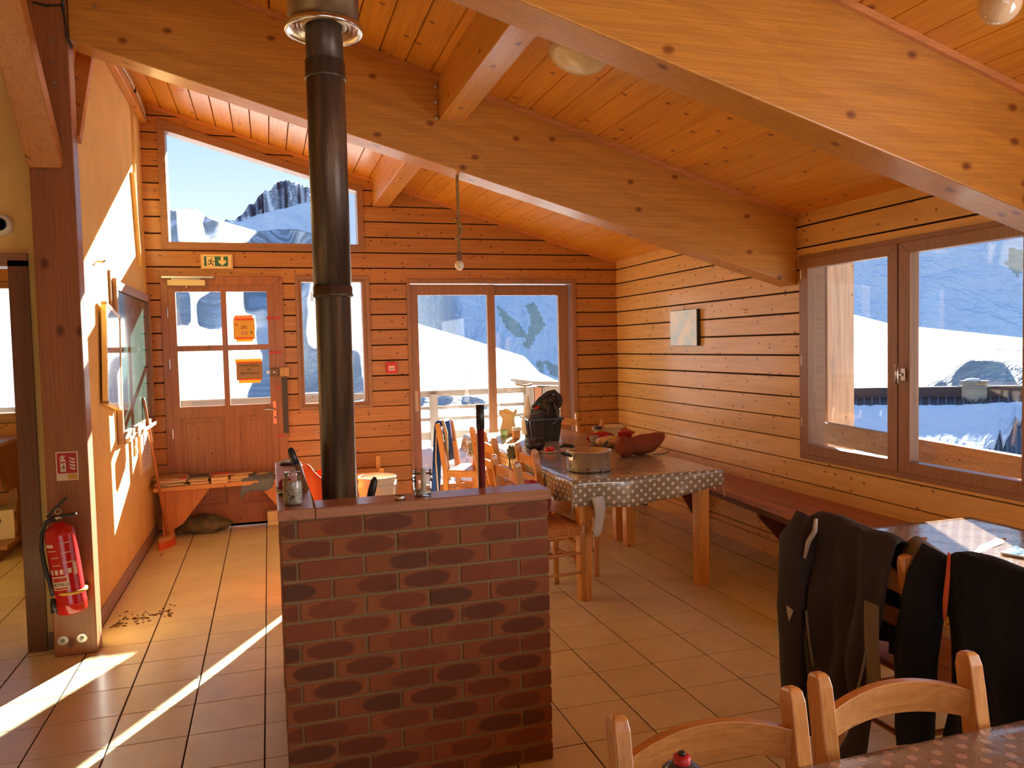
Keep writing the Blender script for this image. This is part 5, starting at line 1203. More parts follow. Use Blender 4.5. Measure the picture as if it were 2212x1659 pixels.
# ---- coats
def fabric(name, c, bstr=.4, scale=26):
    m = newmat(name, c, .8, sheen=.04, spec=.25); nt, b = nb(m); v = coords(nt, (1, 1, 1), False); g = noise(nt, v, scale, 5, .6, .8); bump(nt, b, g, bstr, .01); return m
def drape(parent, name, mat, ya, yb, xb, ztop, zb, zf, amp=.018, seed=0, flare=.10, ph=5.0, hem=.03, thick=.004):
    """coat hung over a chair back; local frame: x = away from sitter (-) ... follows x; y across"""
    rnd = random.Random(seed); P = []; nu, nv = 34, 40; phs = [rnd.uniform(0, 6) for _ in range(4)]
    for i in range(nu):
        u = i/(nu-1); y0 = ya+(yb-ya)*u; edge = (2*u-1); sh = -.030*edge**4-.010*math.sin(u*7+phs[3]); r = []
        for j in range(nv):
            t = j/(nv-1)
            fold = amp*(math.sin(u*ph*PI+phs[0]+1.2*t)+.6*math.sin(u*ph*2.3*PI+phs[1]+4*t)+.45*math.sin(9*u-15*t+phs[2])+.25*math.sin(31*t+13*u))
            if t < .62:    # rear side, hem to top
                s = t/.62; z = zb+hem*math.sin(u*9+phs[2])+(ztop+sh-zb)*s; x = xb-.035-(1-s)*.08+fold*(1-s*.8)*1.3; y = y0+(edge*flare*(1-s)**1.3)+.02*math.sin(s*9+phs[1])*(1-s)
            elif t < .72:
                s = (t-.62)/.10; z = ztop+sh+.022*math.sin(s*PI); x = xb-.035+.075*s+fold*.25; y = y0
            else:
                s = (t-.72)/.28; z = ztop+sh-(ztop-zf)*s; x = xb+.04+.06*s+fold*(.3+s); y = y0-edge*.02*s
            r.append((x, y, z))
        P.append(r)
    mb = MB(); mb.grid(P); return wb(mb, name, mat, parent, True)
char = fabric('charcoal_shell', lin(52, 46, 43), .8, 9); navy = fabric('navy_fleece', lin(10, 13, 22), .5, 60)
c1 = empty('rain_jacket', (1.95, -4.32, .0), 0, 'charcoal rain jacket with pale grey trim hung over a chair back at the right-hand table', 'jacket')
sol = lambda o, t=.005: setattr(o.modifiers.new('s', 'SOLIDIFY'), 'thickness', t)
o_ = drape(c1, 'jacket_body', char, -4.04, -4.47, 1.965, .925, .22, .52, .028, 3, .035, 3.3); sol(o_)
def sleeve(parent, pts, rs, mat, name='sleeve', fl=.6, seed=0):
    mb = MB(); n = 16; V = []; 
    mb.tube(pts, rs, n, True); a = np.array(mb.v); cen = np.repeat(np.array([tuple(p) for p in pts]), n, 0)
    dlt = a-cen; dlt[:, 0] *= fl; k = np.arange(len(a)); dlt *= (1+.12*np.sin(k*1.7+seed)+.08*np.sin(k*.37))[:, None]; mb.v = [tuple(p) for p in (cen+dlt)]
    return wb(mb, name, mat, parent, True)
CD = Vector((.085, -.035, 0))
sleeve(c1, [(1.84, -4.03, .93), (1.80, -4.02, .84), (1.775, -4.02, .60), (1.77, -4.04, .36), (1.76, -4.06, .10)], [.05, .075, .07, .062, .05], char, seed=1)
sleeve(c1, [(1.90, -4.45, .90), (1.98, -4.47, .83), (2.04, -4.44, .76), (2.06, -4.40, .70), (2.05, -4.37, .66)], [.05, .07, .062, .05, .035], fabric('grey_lining', lin(112, 102, 94), .4), 'sleeve', .8, 2)
trim = newmat('pale_trim', lin(176, 168, 156), .7)
mb = MB(); mb.tube([(1.80, -4.13, .945), (1.795, -4.13, .90), (1.783, -4.11, .86), (1.775, -4.10, .80)], [.006, .009, .009, .006], 6); wb(mb, 'collar_tape', trim, c1, True)
mb = MB(); mb.box((1.745, -4.02, .54), (.008, .055, .16), Matrix.Rotation(.35, 3, 'X')); wb(mb, 'cuff_tab', trim, c1, bevel=.003)
mb = MB(); mb.tube([(1.765+.0*t, -4.12-.30*t, .62-.42*math.sin(PI*t)**.8*(1-.25*t)) for t in np.linspace(0, 1, 18)], .0045, 6); wb(mb, 'hem_cord', newmat('cord_grey', lin(112, 108, 96), .6), c1, True)
mb = MB(); mb.grid([[(1.772-.01*math.sin(t*5), -4.40-.06*s_-.012*math.sin(t*4), .74-.34*t) for s_ in (0, .33, .66, 1)] for t in np.linspace(0, 1, 8)]); o_ = wb(mb, 'pocket_lining', fabric('lining_mesh', lin(120, 104, 84), .5), c1, True); sol(o_, .004)
mb = MB(); mb.box((1.765, -4.43, .685), (.004, .03, .008)); wb(mb, 'label_stripe', newmat('lime', lin(190, 200, 60), .6), c1)
for o_ in c1.children:
    if o_.name.split('.')[0] != 'jacket_body': o_.location += CD
c2 = empty('fleece_jacket', (2.04, -4.80, 0), 0, 'navy fleece with an orange zip strip hung on the chair right of the charcoal jacket', 'jacket')
o_ = drape(c2, 'jacket_body', navy, -4.62, -5.14, 2.03, .915, .16, .50, .020, 8, .07, 3.0); sol(o_)
sleeve(c2, [(1.93, -4.52, .92), (1.90, -4.50, .82), (1.875, -4.49, .6), (1.86, -4.50, .36), (1.85, -4.52, .12)], [.05, .075, .072, .062, .05], navy, seed=3)
mb = MB(); mb.tube([(1.895, -4.60, .935), (1.885, -4.605, .86), (1.872, -4.61, .80), (1.868, -4.61, .74)], [.004, .007, .008, .004], 6); wb(mb, 'zip_strip', newmat('orange_zip', lin(206, 84, 36), .6), c2, True)
for o_ in c2.children:
    if o_.name.split('.')[0] != 'jacket_body': o_.location += Vector((.075, -.05, 0))
blue = fabric('blue_shell', lin(40, 74, 150), .4)
c3 = empty('blue_jacket', (1.60, .66, 0), 0, 'blue jacket with pale straps hanging over the furthest chair by the sliding door', 'jacket')
P = []
mb = MB()
A_, B_ = Vector((1.515, .53, 0)), Vector((1.685, .79, 0)); ax_ = (B_-A_).normalized(); nx_ = Vector((-.86, .51, 0))
for i in range(20):
    u = i/19; r = []
    for j in range(26):
        t = j/25
        if t < .6: s = t/.6; z = .22+.675*s; off = .035+.05*(1-s)+.012*math.sin(u*13+1)
        elif t < .72: s = (t-.6)/.12; z = .895+.02*math.sin(s*PI); off = .035-.07*s
        else: s = (t-.72)/.28; z = .895-.36*s; off = -.035-.03*s
        p = A_.lerp(B_, .08+.62*u)+nx_*off; r.append((p.x, p.y, z))
    P.append(r)
mb.grid(P); o_ = wb(mb, 'jacket_body', blue, c3, True); sol(o_)
mb = MB(); q0 = A_.lerp(B_, .12)+nx_*-.05; mb.tube([(q0.x-.02, q0.y, .915), (q0.x+.01, q0.y, .80), (q0.x+.012, q0.y, .55), (q0.x+.03, q0.y-.01, .36)], [.012, .016, .016, .012], 8); wb(mb, 'strap', newmat('strap_tan', lin(186, 172, 146), .7), c3, True)
mb = MB(); mb.tube([(1.50, .545, .80), (1.49, .55, .55), (1.50, .55, .30), (1.51, .55, .02)], .006, 8); wb(mb, 'strap', newmat('strap_pale', lin(206, 196, 180), .7), c3, True)
# ---- right bench
bn = empty('wall_bench', (3.3, -1.4, 0), 0, 'long worn reddish-brown wooden bench fixed along the right wall under the window', 'bench')
bnm = wood('bench_wood', lin(178, 112, 76), 'y', .5, .1, knots=.5, contrast=.3); bnd = wood('bench_dark', lin(120, 62, 38), 'z', .6, 0, knots=.3)
fx = lambda y: 3.268+.088*y
mb = MB(); mb.prism([(3.5495, .95), (3.5495, -3.72), (fx(-3.72), -3.72), (fx(.95), .95)], 'z', .478, .512); wb(mb, 'bench_plank', bnm, bn, bevel=.004)
mb = MB(); mb.prism([(fx(.95)+.03, .95), (fx(-3.7)+.03, -3.7), (fx(-3.7)+.05, -3.7), (fx(.95)+.05, .95)], 'z', .43, .477); wb(mb, 'bench_rail', bnd, bn)
for y in (.45, -.62, -1.98, -3.3):
    x0 = fx(y)+.055; mb = MB(); mb.prism([(x0, .475), (3.549, .475), (3.549, .03), (3.50, .03), (x0, .40)], 'y', y-.014, y+.014); wb(mb, 'bracket', bnd, bn)
    mb = MB(); mb.box((3.515, y-.04, .24), (.06, .05, .46)); wb(mb, 'batten', bnd, bn)
bs = S('baseboard_right', 'pine board along the foot of the right wall', (XR, -2, 0))
mb = MB(); mb.box((XR-.012, -3.5, .055), (.024, 9.1, .11)); wb(mb, 'board', M['pine_y'], bs, bevel=.003)
# ---- picture and hooks on right wall
pc = empty('canvas_picture', (XR-.02, -.36, 1.54), 0, 'small unframed canvas of a pale blue cloudy sky on the right pine wall', 'picture')
cv_ = newmat('sky_canvas', lin(176, 200, 210), .4, coat=.5); nt, b = nb(cv_); v = coords(nt, (1, 1, 1), False); g = noise(nt, v, 6, 5, .5); nt.links.new(ramp(nt, g, [(.4, lin(206, 232, 244)), (.6, lin(244, 244, 236))]), b.inputs['Base Color'])
mb = MB(); mb.box((XR-.035, -.362, 1.694), (.004, .455, .305)); wb(mb, 'canvas_front', cv_, pc); mb = MB(); mb.box((XR-.017, -.362, 1.694), (.033, .46, .31)); wb(mb, 'stretcher_frame', newmat('edge_dark', (.03, .035, .03), .6), pc)
for x, y, z, lb in ((XR, -1.27, 1.80, 'small brass hook screwed into the right wall near the window'), (XR, .24, 1.71, 'tiny brass hook on the right wall, left of the sky picture'), (XR, -.345, 1.87, 'small brass nail holding the sky picture on the wall')):
    mb = MB(); mb.tube([(x, y, z+.01), (x-.02, y, z+.008), (x-.026, y, z-.008), (x-.018, y, z-.018), (x-.008, y, z-.012)], .003, 8); mb.build('hook', newmat('brass', (.75, .6, .3), .3, .9), None, True, label=lb, cat='hook', group='brass hooks on the right wall')
# ---- lamps
rp_ = newmat('rope', lin(176, 136, 84), .9); nt, b = nb(rp_); v = coords(nt, (1, 1, 1), False); wv = N(nt, 'ShaderNodeTexWave'); wv.inputs['Scale'].default_value = 45; wv.bands_direction = 'DIAGONAL'; nt.links.new(v, wv.inputs[0])
nt.links.new(ramp(nt, wv.outputs[1], [(.2, lin(120, 88, 50)), (.6, lin(190, 150, 96))]), b.inputs['Base Color']); bump(nt, b, wv.outputs[1], .8, .004)
rl_ = empty('rope_pendant_lamp', (1.20, -1.77, 2.07), 0, 'bare bulb hanging from the far beam on a thick knotted rope', 'lamp')
mb = MB(); mb.tube([(1.20, -1.77, z) for z in np.linspace(2.615, 2.13, 12)], .010, 10); wb(mb, 'rope', rp_, rl_, True)
mb = MB(); mb.tube([(1.20+.017*math.cos(a_), -1.77+.013*math.sin(a_*1.0), 2.235+.115*(.5+.5*math.sin(a_*.5))-.0*a_) for a_ in np.linspace(0, 4*PI*1.6, 60)], .0095, 8); wb(mb, 'knot', rp_, rl_, True)
mb = MB(); mb.lathe([(.012, 0), (.016, .006), (.017, .05), (.012, .055)], 16, (1.20, -1.77, 2.098)); wb(mb, 'socket', newmat('socket_brown', lin(120, 88, 60), .6), rl_, True)
blb = newmat('frosted_bulb', lin(238, 226, 200), .15, coat=.5)
mb = MB(); mb.ball((1.20, -1.77, 2.072), (.028, .028, .031), 20, 12); wb(mb, 'bulb', blb, rl_, True)
sl_t = Matrix.Rotation(math.atan(.299), 3, 'Y')
xd, yd = 1.585, -2.79; dl = empty('dome_ceiling_lamp', (xd, yd, roof(xd)-.09), 0, 'white glass dome lamp fixed to the ceiling beyond the near beam', 'lamp')
mb = MB(); mb.lathe([(.15, -.012), (.152, -.018), (.148, -.03), (.125, -.055), (.085, -.078), (.04, -.088), (.004, -.090)], 40, (xd, yd, roof(xd)), sl_t); wb(mb, 'shade', newmat('opal_glass', lin(232, 216, 180), .25, coat=.6), dl, True)
mb = MB(); mb.lathe([(.13, -.0005), (.145, -.002), (.146, -.013), (.13, -.014)], 40, (xd, yd, roof(xd)), sl_t); wb(mb, 'base_plate', M['white_pl'], dl, True)
xg, yg = 2.357, -4.468; gl = empty('globe_lamp', (xg, yg, 2.57), 0, 'round glass globe lamp hanging at the top right corner', 'lamp')
mb = MB(); mb.ball((xg, yg, 2.636), (.064, .064, .064), 30, 18); wb(mb, 'globe', newmat('globe_glass', lin(226, 196, 160), .12, coat=.8), gl, True)
mb = MB(); mb.lathe([(.03, 0), (.032, .01), (.028, .075), (.04, .08), (.04, .088)], 24, (xg, yg, 2.690)); wb(mb, 'fitting', M['white_pl'], gl, True)
# ---- fire safety
ex = empty('fire_extinguisher', (-.942, -1.972, .262), 0, 'red fire extinguisher with black hose strapped to the timber post', 'extinguisher')
redp = newmat('extinguisher_red', lin(196, 20, 24), .22, coat=.6); TL = Matrix.Rotation(-.095, 3, 'Y')
mb = MB(); mb.lathe([(.060, .0), (.071, .008), (.074, .05), (.0745, .055), (.0725, .06), (.0715, .40), (.064, .435), (.045, .455), (.026, .462), (.024, .472)], 36, (0, 0, 0), TL); mb.build('cylinder', redp, ex, True)
mb = MB(); mb.lathe([(.018, .47), (.018, .488), (.026, .49), (.026, .502)], 16, (0, 0, 0), TL); mb.build('valve', newmat('brass_valve', (.55, .48, .35), .35, .9), ex, True)
def tl_(p): return tuple(TL @ Vector(p))
mb = MB(); mb.bar(tl_((-.03, -.005, .50)), tl_((.09, -.008, .498)), .024, .012); mb.build('carry_handle', M['black'], ex, bevel=.003)
mb = MB(); mb.bar(tl_((-.045, -.005, .505)), tl_((.055, -.012, .59)), .024, .012); mb.build('lever', M['black'], ex, bevel=.003)
mb = MB(); mb.tube([tl_((.01+.014*math.cos(a_), -.02, .528+.014*math.sin(a_))) for a_ in np.linspace(0, 2*PI, 14)], .002, 6); mb.build('pin_ring', M['steel'], ex, True)
mb = MB(); mb.tube([(-.055, -.02, .492), (-.095, -.02, .475), (-.118, -.02, .42), (-.122, -.022, .34), (-.108, -.025, .24), (-.088, -.03, .16), (-.078, -.035, .10)], .0115, 12); mb.build('hose', M['black'], ex, True)
mb = MB(); mb.tube([(-.078, -.035, .085), (-.073, -.037, .015)], [.016, .018], 14); mb.build('nozzle', M['black'], ex, True)
mb = MB(); mb.lathe([(.0745, .105), (.0765, .107), (.0765, .117), (.0745, .119)], 36, (0, 0, 0), TL @ Matrix.Rotation(.08, 3, 'Y')); mb.build('yellow_strap', newmat('strap_yellow', lin(222, 180, 70), .5), ex, True)
lblw = newmat('label_cream', lin(222, 200, 180), .5); lblr = newmat('label_red', lin(190, 40, 36), .5)
def patch(a0, a1, z0, z1, mat, name, r=.0735, n=10):
    mb = MB(); P = []
    for z in (z0, z1): P.append([tl_((r*math.sin(a_), -r*math.cos(a_), z)) for a_ in np.linspace(a0, a1, n)])
    mb.grid(P); return mb.build(name, mat, ex, True)
patch(-.85, .30, .135, .205, lblw, 'maker_label', .0733); patch(-.75, .20, .178, .198, lblr, 'label_band', .0736); patch(-.75, .22, .139, .147, lblr, 'label_band', .0736)
patch(.72, .98, .20, .265, lblw, 'check_tag', .0733); patch(-.95, -.35, .355, .372, lblw, 'title_band', .0733)
fine = newmat('fine_print', lin(214, 96, 84), .5)
for a0, a1, z in ((-.9, -.2, .335), (-.6, -.1, .30), (-.6, -.1, .26), (.1, .7, .37), (.1, .7, .32), (.1, .8, .27), (-.05, -.02, .0)):
    if z: patch(a0, a1, z, z+.004, lblw, 'print_line', .0733)
for a0 in (-.85, -.5, -.15, .35): patch(a0, a0+.22, .215, .24, lblw, 'pictogram', .0733)
for a0 in (.0, ): patch(-.0, .02, .22, .39, fine, 'print_rule', .0734)
tx = text('BERTVILLE', .021, newmat('ink_dark', lin(70, 40, 40), .6), tl_((-.022, -.0745, .163)), (PI/2, -.095, -.25), ex)
# extinguisher sign
sg = empty('fire_sign', (-.9525, -1.886, .93), 0, 'red and white fire extinguisher sign numbered 4 on the timber post', 'sign')
def plate(parent, name, mat, x0, x1, z0, z1, y, t=.002):
    mb = MB(); mb.box(((x0+x1)/2, y, (z0+z1)/2), (x1-x0, t, z1-z0)); return wb(mb, name, mat, parent)
wsg = newmat('sign_white', lin(220, 196, 172), .5); rsg = newmat('sign_red', lin(168, 18, 26), .45); bksg = newmat('ink', (.02, .02, .02), .6)
plate(sg, 'sign_plate', wsg, -1.004, -.901, .929, 1.079, -1.8865); plate(sg, 'red_field', rsg, -.998, -.907, .966, 1.073, -1.8880, .0015)
plate(sg, 'yellow_field', newmat('sign_yellow', lin(206, 150, 50), .5), -.952, -.907, .935, .961, -1.8880, .0015)
def poly2(parent, name, mat, pts, y):
    mb = MB(); n = len(pts); mb.prism(pts, 'y', y-.0012, y); return wb(mb, name, mat, parent)
poly2(sg, 'pictogram', wsg, [(-.984, .975), (-.958, .975), (-.958, 1.030), (-.963, 1.040), (-.967, 1.044), (-.967, 1.056), (-.976, 1.056), (-.976, 1.044), (-.980, 1.040), (-.984, 1.030)], -1.8888)
poly2(sg, 'pictogram', wsg, [(-.988, 1.036), (-.986, 1.048), (-.976, 1.060), (-.958, 1.058), (-.958, 1.054), (-.975, 1.055), (-.983, 1.045), (-.985, 1.036)], -1.8888)
for k in range(4):
    z = .984+.017*k; poly2(sg, 'flame', wsg, [(-.915, z), (-.925, z-.001), (-.937, z+.006), (-.944, z+.018), (-.934, z+.012), (-.925, z+.009), (-.915, z+.010)], -1.8888)
plate(sg, 'bar', rsg, -.981, -.961, 1.020, 1.028, -1.8902, .001)
text('4', .036, bksg, (-.971, -1.8905, .997), FRONT, None).parent = None
t4 = [o for o in bpy.data.objects if o.name.startswith('lettering')][-1]; t4.parent = sg; t4.location = Vector((-.971, -1.8905, .997))-sg.location
# exit sign
es = empty('exit_sign', (-.34, YF-.02, 2.32), 0, 'green and white running-man emergency exit sign with a down arrow above the door', 'sign')
plate(es, 'housing', newmat('sign_housing', lin(216, 176, 120), .5), -.473, -.205, 2.320, 2.450, YF-.012, .022); plate(es, 'sign_face', newmat('sign_cream', lin(232, 206, 150), .45), -.458, -.218, 2.330, 2.440, YF-.026, .006)
grn = newmat('exit_green', lin(40, 100, 76), .45); crm_ = newmat('exit_cream', lin(236, 208, 150), .5)
plate(es, 'green_field', grn, -.445, -.245, 2.343, 2.430, YF-.0300, .002); plate(es, 'door_shape', crm_, -.424, -.356, 2.343, 2.426, YF-.0316, .0015)
yA = YF-.0326
poly2(es, 'arrow', crm_, [(-.305, 2.427), (-.281, 2.427), (-.281, 2.388), (-.262, 2.401), (-.262, 2.376), (-.293, 2.350), (-.324, 2.376), (-.324, 2.401), (-.305, 2.388)], yA+.001)
mb = MB(); mb.tube([(x, yA, z) for x, z in ((-.412, 2.380), (-.403, 2.397), (-.388, 2.397), (-.376, 2.386), (-.358, 2.385))], .0035, 6); mb.tube([(x, yA, z) for x, z in ((-.388, 2.396), (-.391, 2.378), (-.395, 2.362), (-.418, 2.361))], .0045, 6)
mb.tube([(x, yA, z) for x, z in ((-.391, 2.378), (-.377, 2.362), (-.368, 2.349))], .0045, 6); mb.ball((-.381, yA, 2.410), (.006, .003, .006), 10, 6); wb(mb, 'running_man', newmat('man_green', lin(30, 50, 36), .6), es, True)
al = empty('alarm_call_point', (1.187, YF-.02, 1.34), 0, 'small red fire alarm call point left of the sliding door', 'alarm')
plate(al, 'housing', newmat('alarm_red', lin(206, 34, 36), .35), 1.137, 1.237, 1.340, 1.444, YF-.016, .03); plate(al, 'call_panel', newmat('alarm_panel', lin(232, 190, 170), .4), 1.158, 1.216, 1.365, 1.412, YF-.033, .003)
for x in (1.172, 1.187, 1.202): plate(al, 'mark', bksg, x-.004, x+.004, 1.378, 1.386, YF-.0352, .001)
sdt = empty('smoke_detector', (-1.20, -1.74, 2.22), 0, 'round white smoke detector on the dark yellow partition wall', 'detector')
RX = Matrix.Rotation(PI/2, 3, 'X')
mb = MB(); mb.lathe([(.055, 0), (.058, .012), (.050, .028), (.034, .036), (.03, .036)], 32, (-1.235, -1.731, 2.265), RX); wb(mb, 'detector_body', M['white_pl'], sdt, True)
mb = MB(); mb.lathe([(.034, .036), (.034, .040), (.028, .040), (.028, .036)], 32, (-1.235, -1.731, 2.265), RX); wb(mb, 'vent_ring', M['black'], sdt, True)
# ---- notes on the door
def note(name, label, x0, x1, z0, z1, mat, tapes):
    e_ = empty(name, ((x0+x1)/2, YF+.008, z0), 0, label, 'note'); plate(e_, 'card', mat, x0, x1, z0, z1, YF+.012, .003)
    for (a, b_, c, d_, m) in tapes: plate(e_, 'tape', m, a, b_, c, d_, YF+.0088, .001)
    return e_
def trans(name, c, tr=.5):
    m = newmat(name, c, .5); nt, b = nb(m); o = nt.nodes['Material Output']; t = N(nt, 'ShaderNodeBsdfTranslucent'); t.inputs[0].default_value = (*c, 1); mx = N(nt, 'ShaderNodeMixShader'); mx.inputs[0].default_value = tr
    nt.links.new(b.outputs[0], mx.inputs[1]); nt.links.new(t.outputs[0], mx.inputs[2]); nt.links.new(mx.outputs[0], o.inputs[0]); return m
ytape = trans('yellow_tape', lin(246, 200, 70), .15); otape = trans('orange_tape', lin(236, 156, 106), .15); rtape = newmat('orange_red_tape', lin(235, 84, 30), .5)
n1 = note('tea_box_card', 'yellow tea box panel taped to the upper right pane of the door', -.224, -.040, 1.690, 1.882, trans('tea_card', lin(230, 176, 70), .06), [(-.214, -.056, 1.870, 1.908, otape), (-.203, -.058, 1.668, 1.700, ytape)])
for r_ in ((-.212, -.055, 1.862, 1.878), (-.206, -.060, 1.692, 1.708)): plate(n1, 'tape', rtape, *r_, YF+.0085, .001)
ink = newmat('pencil_ink', lin(120, 70, 40), .7); plate(n1, 'logo_badge', newmat('badge_red', lin(196, 60, 40), .5), -.158, -.106, 1.736, 1.756, YF+.0095, .001); plate(n1, 'logo_band', lblw, -.152, -.112, 1.741, 1.751, YF+.0085, .001)
text('TERRE', .017, ink, Vector((-.132, YF+.009, 1.806))-n1.location, FRONT, n1, mirror=True); text('MOTTES', .015, ink, Vector((-.132, YF+.009, 1.789))-n1.location, FRONT, n1, mirror=True)
poly2(n1, 'red_roof_mark', newmat('mark_red', lin(216, 90, 50), .6), [(-.214, 1.815), (-.184, 1.815), (-.199, 1.84)], YF+.010); poly2(n1, 'leaf', newmat('leaf_green', lin(110, 130, 60), .6), [(-.075, 1.735), (-.060, 1.745), (-.066, 1.765), (-.078, 1.755)], YF+.010)
n2 = note('cardboard_notice', 'brown cardboard notice taped to the lower right pane of the door', -.213, .012, 1.322, 1.487, newmat('cardboard', lin(168, 128, 92), .85), [(-.222, .008, 1.484, 1.512, ytape), (-.195, -.008, 1.292, 1.324, ytape)])
for r_ in ((-.212, .010, 1.473, 1.487), (-.200, .006, 1.320, 1.332)): plate(n2, 'tape', rtape, *r_, YF+.0085, .001)
for s_, z in (('PORTE FERMÉE', 1.450), ('EN', 1.415), ('PERMANENCE', 1.380)): text(s_, .026 if s_ != 'PERMANENCE' else .027, bksg, Vector((-.10, YF+.0092, z))-n2.location, FRONT, n2)
# ---- left wall: map, chalkboard, switch, paper
fmw = newmat('pale_frame', lin(232, 196, 110), .35, coat=.3)
fm = empty('framed_print', (-.892, -.91, 1.25), 0, 'narrow-framed glazed print hung slightly crooked on the yellow wall', 'picture'); fm.rotation_euler = (-.15, 0, 0)
def lbox(c, d, name, mat, parent, bevel=0): mb = MB(); mb.box(c, d); return mb.build(name, mat, parent, bevel=bevel)
for c, d in (((0, -.235, .31), (.030, .02, .64)), ((0, .235, .31), (.030, .02, .64)), ((0, 0, -.0), (.030, .49, .02)), ((0, 0, .62), (.030, .49, .02))): lbox(c, d, 'frame_side', fmw, fm)
prn = newmat('grey_print', lin(196, 196, 200), .08, coat=1.0); nt, b = nb(prn); v = coords(nt, (1, 1, .5), False); g = noise(nt, v, 6, 4, .6, 1.6)
nt.links.new(ramp(nt, g, [(.40, lin(120, 110, 104)), (.47, lin(206, 204, 206)), (.6, lin(176, 182, 200))]), b.inputs['Base Color']); b.inputs['Coat Roughness'].default_value = .03
lbox((.006, 0, .31), (.010, .46, .61), 'glazed_print', prn, fm)
cb_ = empty('chalkboard', (-.91, .2, 1.0), 0, 'green chalkboard in a brown wooden frame on the yellow wall by the door', 'chalkboard')
chm = newmat('chalk_green', lin(52, 92, 84), .16, coat=.7); nt, b = nb(chm); v = coords(nt, (1, 1, 1), False); g = noise(nt, v, 16, 6, .7, 1.0); g2 = noise(nt, v, 5, 4)
c_ = mixc(nt, ramp(nt, g, [(.60, (0, 0, 0)), (.68, (.6, .6, .6))]), lin(48, 84, 78), lin(150, 170, 160)); nt.links.new(c_, b.inputs['Base Color']); b.inputs['Coat Roughness'].default_value = .06
mb = MB(); mb.box((-.909, .155, 1.525), (.012, 1.46, .97)); wb(mb, 'writing_surface', chm, cb_)
for c, d in (((-.902, -.60, 1.53), (.035, .05, 1.12)), ((-.902, .91, 1.53), (.035, .05, 1.12)), ((-.902, .155, 2.045), (.035, 1.5, .06)), ((-.902, .155, 1.01), (.035, 1.5, .06))):
    mb = MB(); mb.box(c, d); wb(mb, 'frame_side', M['frame'] if d[1] < .1 else M['frame_h'], cb_)
mb = MB(); mb.box((-.880, .12, .992), (.044, 1.42, .02)); mb.box((-.858, .12, 1.0), (.006, 1.42, .02)); wb(mb, 'chalk_tray', newmat('tray_pale', lin(226, 196, 150), .5), cb_)
mb = MB(); mb.box((-.915, -.665, 1.93), (.012, .03, .42)); mb.build('wall_batten', M['frame'], None, label='thin brown batten on the yellow wall left of the chalkboard', cat='batten')
sw = empty('light_switch', (-.918, .05, .82), 0, 'double pale light switch on the yellow wall under the chalkboard', 'switch')
for z in (.915, .845):
    mb = MB(); mb.box((-.916, .05, z), (.014, .075, .065)); o_ = wb(mb, 'switch_plate', M['white_pl'], sw, bevel=.003); mb = MB(); mb.box((-.907, .05, z), (.006, .04, .035)); wb(mb, 'rocker', M['white_pl'], o_)
pf = empty('paper_notice', (-.915, .47, .64), 0, 'white paper notice in a pale frame on the yellow wall beside the broom', 'notice')
mb = MB(); mb.box((-.913, .47, .785), (.020, .50, .31)); wb(mb, 'frame_board', newmat('pale_board', lin(224, 190, 140), .6), pf); mb = MB(); mb.box((-.9015, .47, .785), (.002, .46, .28)); wb(mb, 'paper_sheet', newmat('sheet', lin(226, 214, 206), .7), pf)
for k in range(7): plate_z = .70+.028*k; mb = MB(); mb.box((-.9000, .47, plate_z), (.001, .38, .004)); wb(mb, 'text_line', newmat('txt', lin(150, 130, 130), .7) if k == 0 else bpy.data.materials['txt'], pf)
wh_ = MB(); wh_.tube([(-.92, -1.05, 2.155), (-.89, -1.05, 2.15), (-.87, -1.05, 2.16)], .006, 8); wh_.build('wall_hook', newmat('hook_brass', lin(170, 130, 80), .4, .6), None, True, label='small hook in the sunlit patch of the yellow wall above the print', cat='hook')
# ---- broom
brm = empty('broom', (-.777, .455, 0), 0, 'wooden broom with an orange brush head leaning in the corner by the door', 'broom')
a, b_ = Vector((-.775, .49, .09)), Vector((-.897, .395, 1.235))
mb = MB(); mb.tube([a, a.lerp(b_, .97), b_], [.0125, .012, .007], 12); wb(mb, 'handle', wood('broom_wood', lin(196, 126, 78), 'z', knots=0), brm, True)
RB = Matrix.Rotation(1.15, 3, 'Z'); RB2 = RB @ Matrix.Rotation(.0, 3, 'X')
mb = MB(); mb.lathe([(.11, .058), (.115, .064), (.115, .084), (.10, .09)], 24); mb.v = [tuple(RB @ Vector((x, y*.30, z))) for x, y, z in mb.v]; mb.build('brush_block', wood('block', lin(206, 160, 104), 'x', knots=0), brm)
mb = MB(); mb.lathe([(.118, .0), (.120, .008), (.108, .058)], 24); mb.v = [tuple(RB @ Vector((x, y*.30, z))) for x, y, z in mb.v]; mb.build('bristles', newmat('bristle_orange', lin(206, 92, 40), .8), brm)
# ---- bench by the door with books
b2 = empty('door_bench', (-.3, .83, 0), 0, 'rough pine bench with triangular gussets standing in front of the door', 'bench')
bp = wood('bench_pine', lin(224, 160, 96), 'x', .5, .1, knots=.35); bpz = wood('bench_pine_z', lin(216, 148, 88), 'z', .5, .1, knots=.35)
mb = MB(); mb.prism([(-.885, .60), (.26, .66), (.26, 1.045), (-.885, 1.0)], 'z', .428, .462); wb(mb, 'bench_plank', bp, b2, bevel=.003)
mb = MB(); mb.prism([(-.80, .427), (-.44, .427), (-.68, .12), (-.755, .075), (-.755, 0), (-.80, 0)], 'y', .76, .79); wb(mb, 'gusset', bpz, b2); mb = MB(); mb.box((-.822, .80, .2135), (.045, .07, .427)); wb(mb, 'leg', bpz, b2)
mb = MB(); mb.prism([(-.08, .427), (.22, .427), (.22, 0), (.175, 0), (.175, .10), (.08, .22)], 'y', .80, .83); wb(mb, 'gusset', bpz, b2); mb = MB(); mb.box((.24, .83, .2135), (.04, .07, .427)); wb(mb, 'leg', bpz, b2)
pg = newmat('page_paper', lin(222, 196, 150), .8)
ZB = .4625
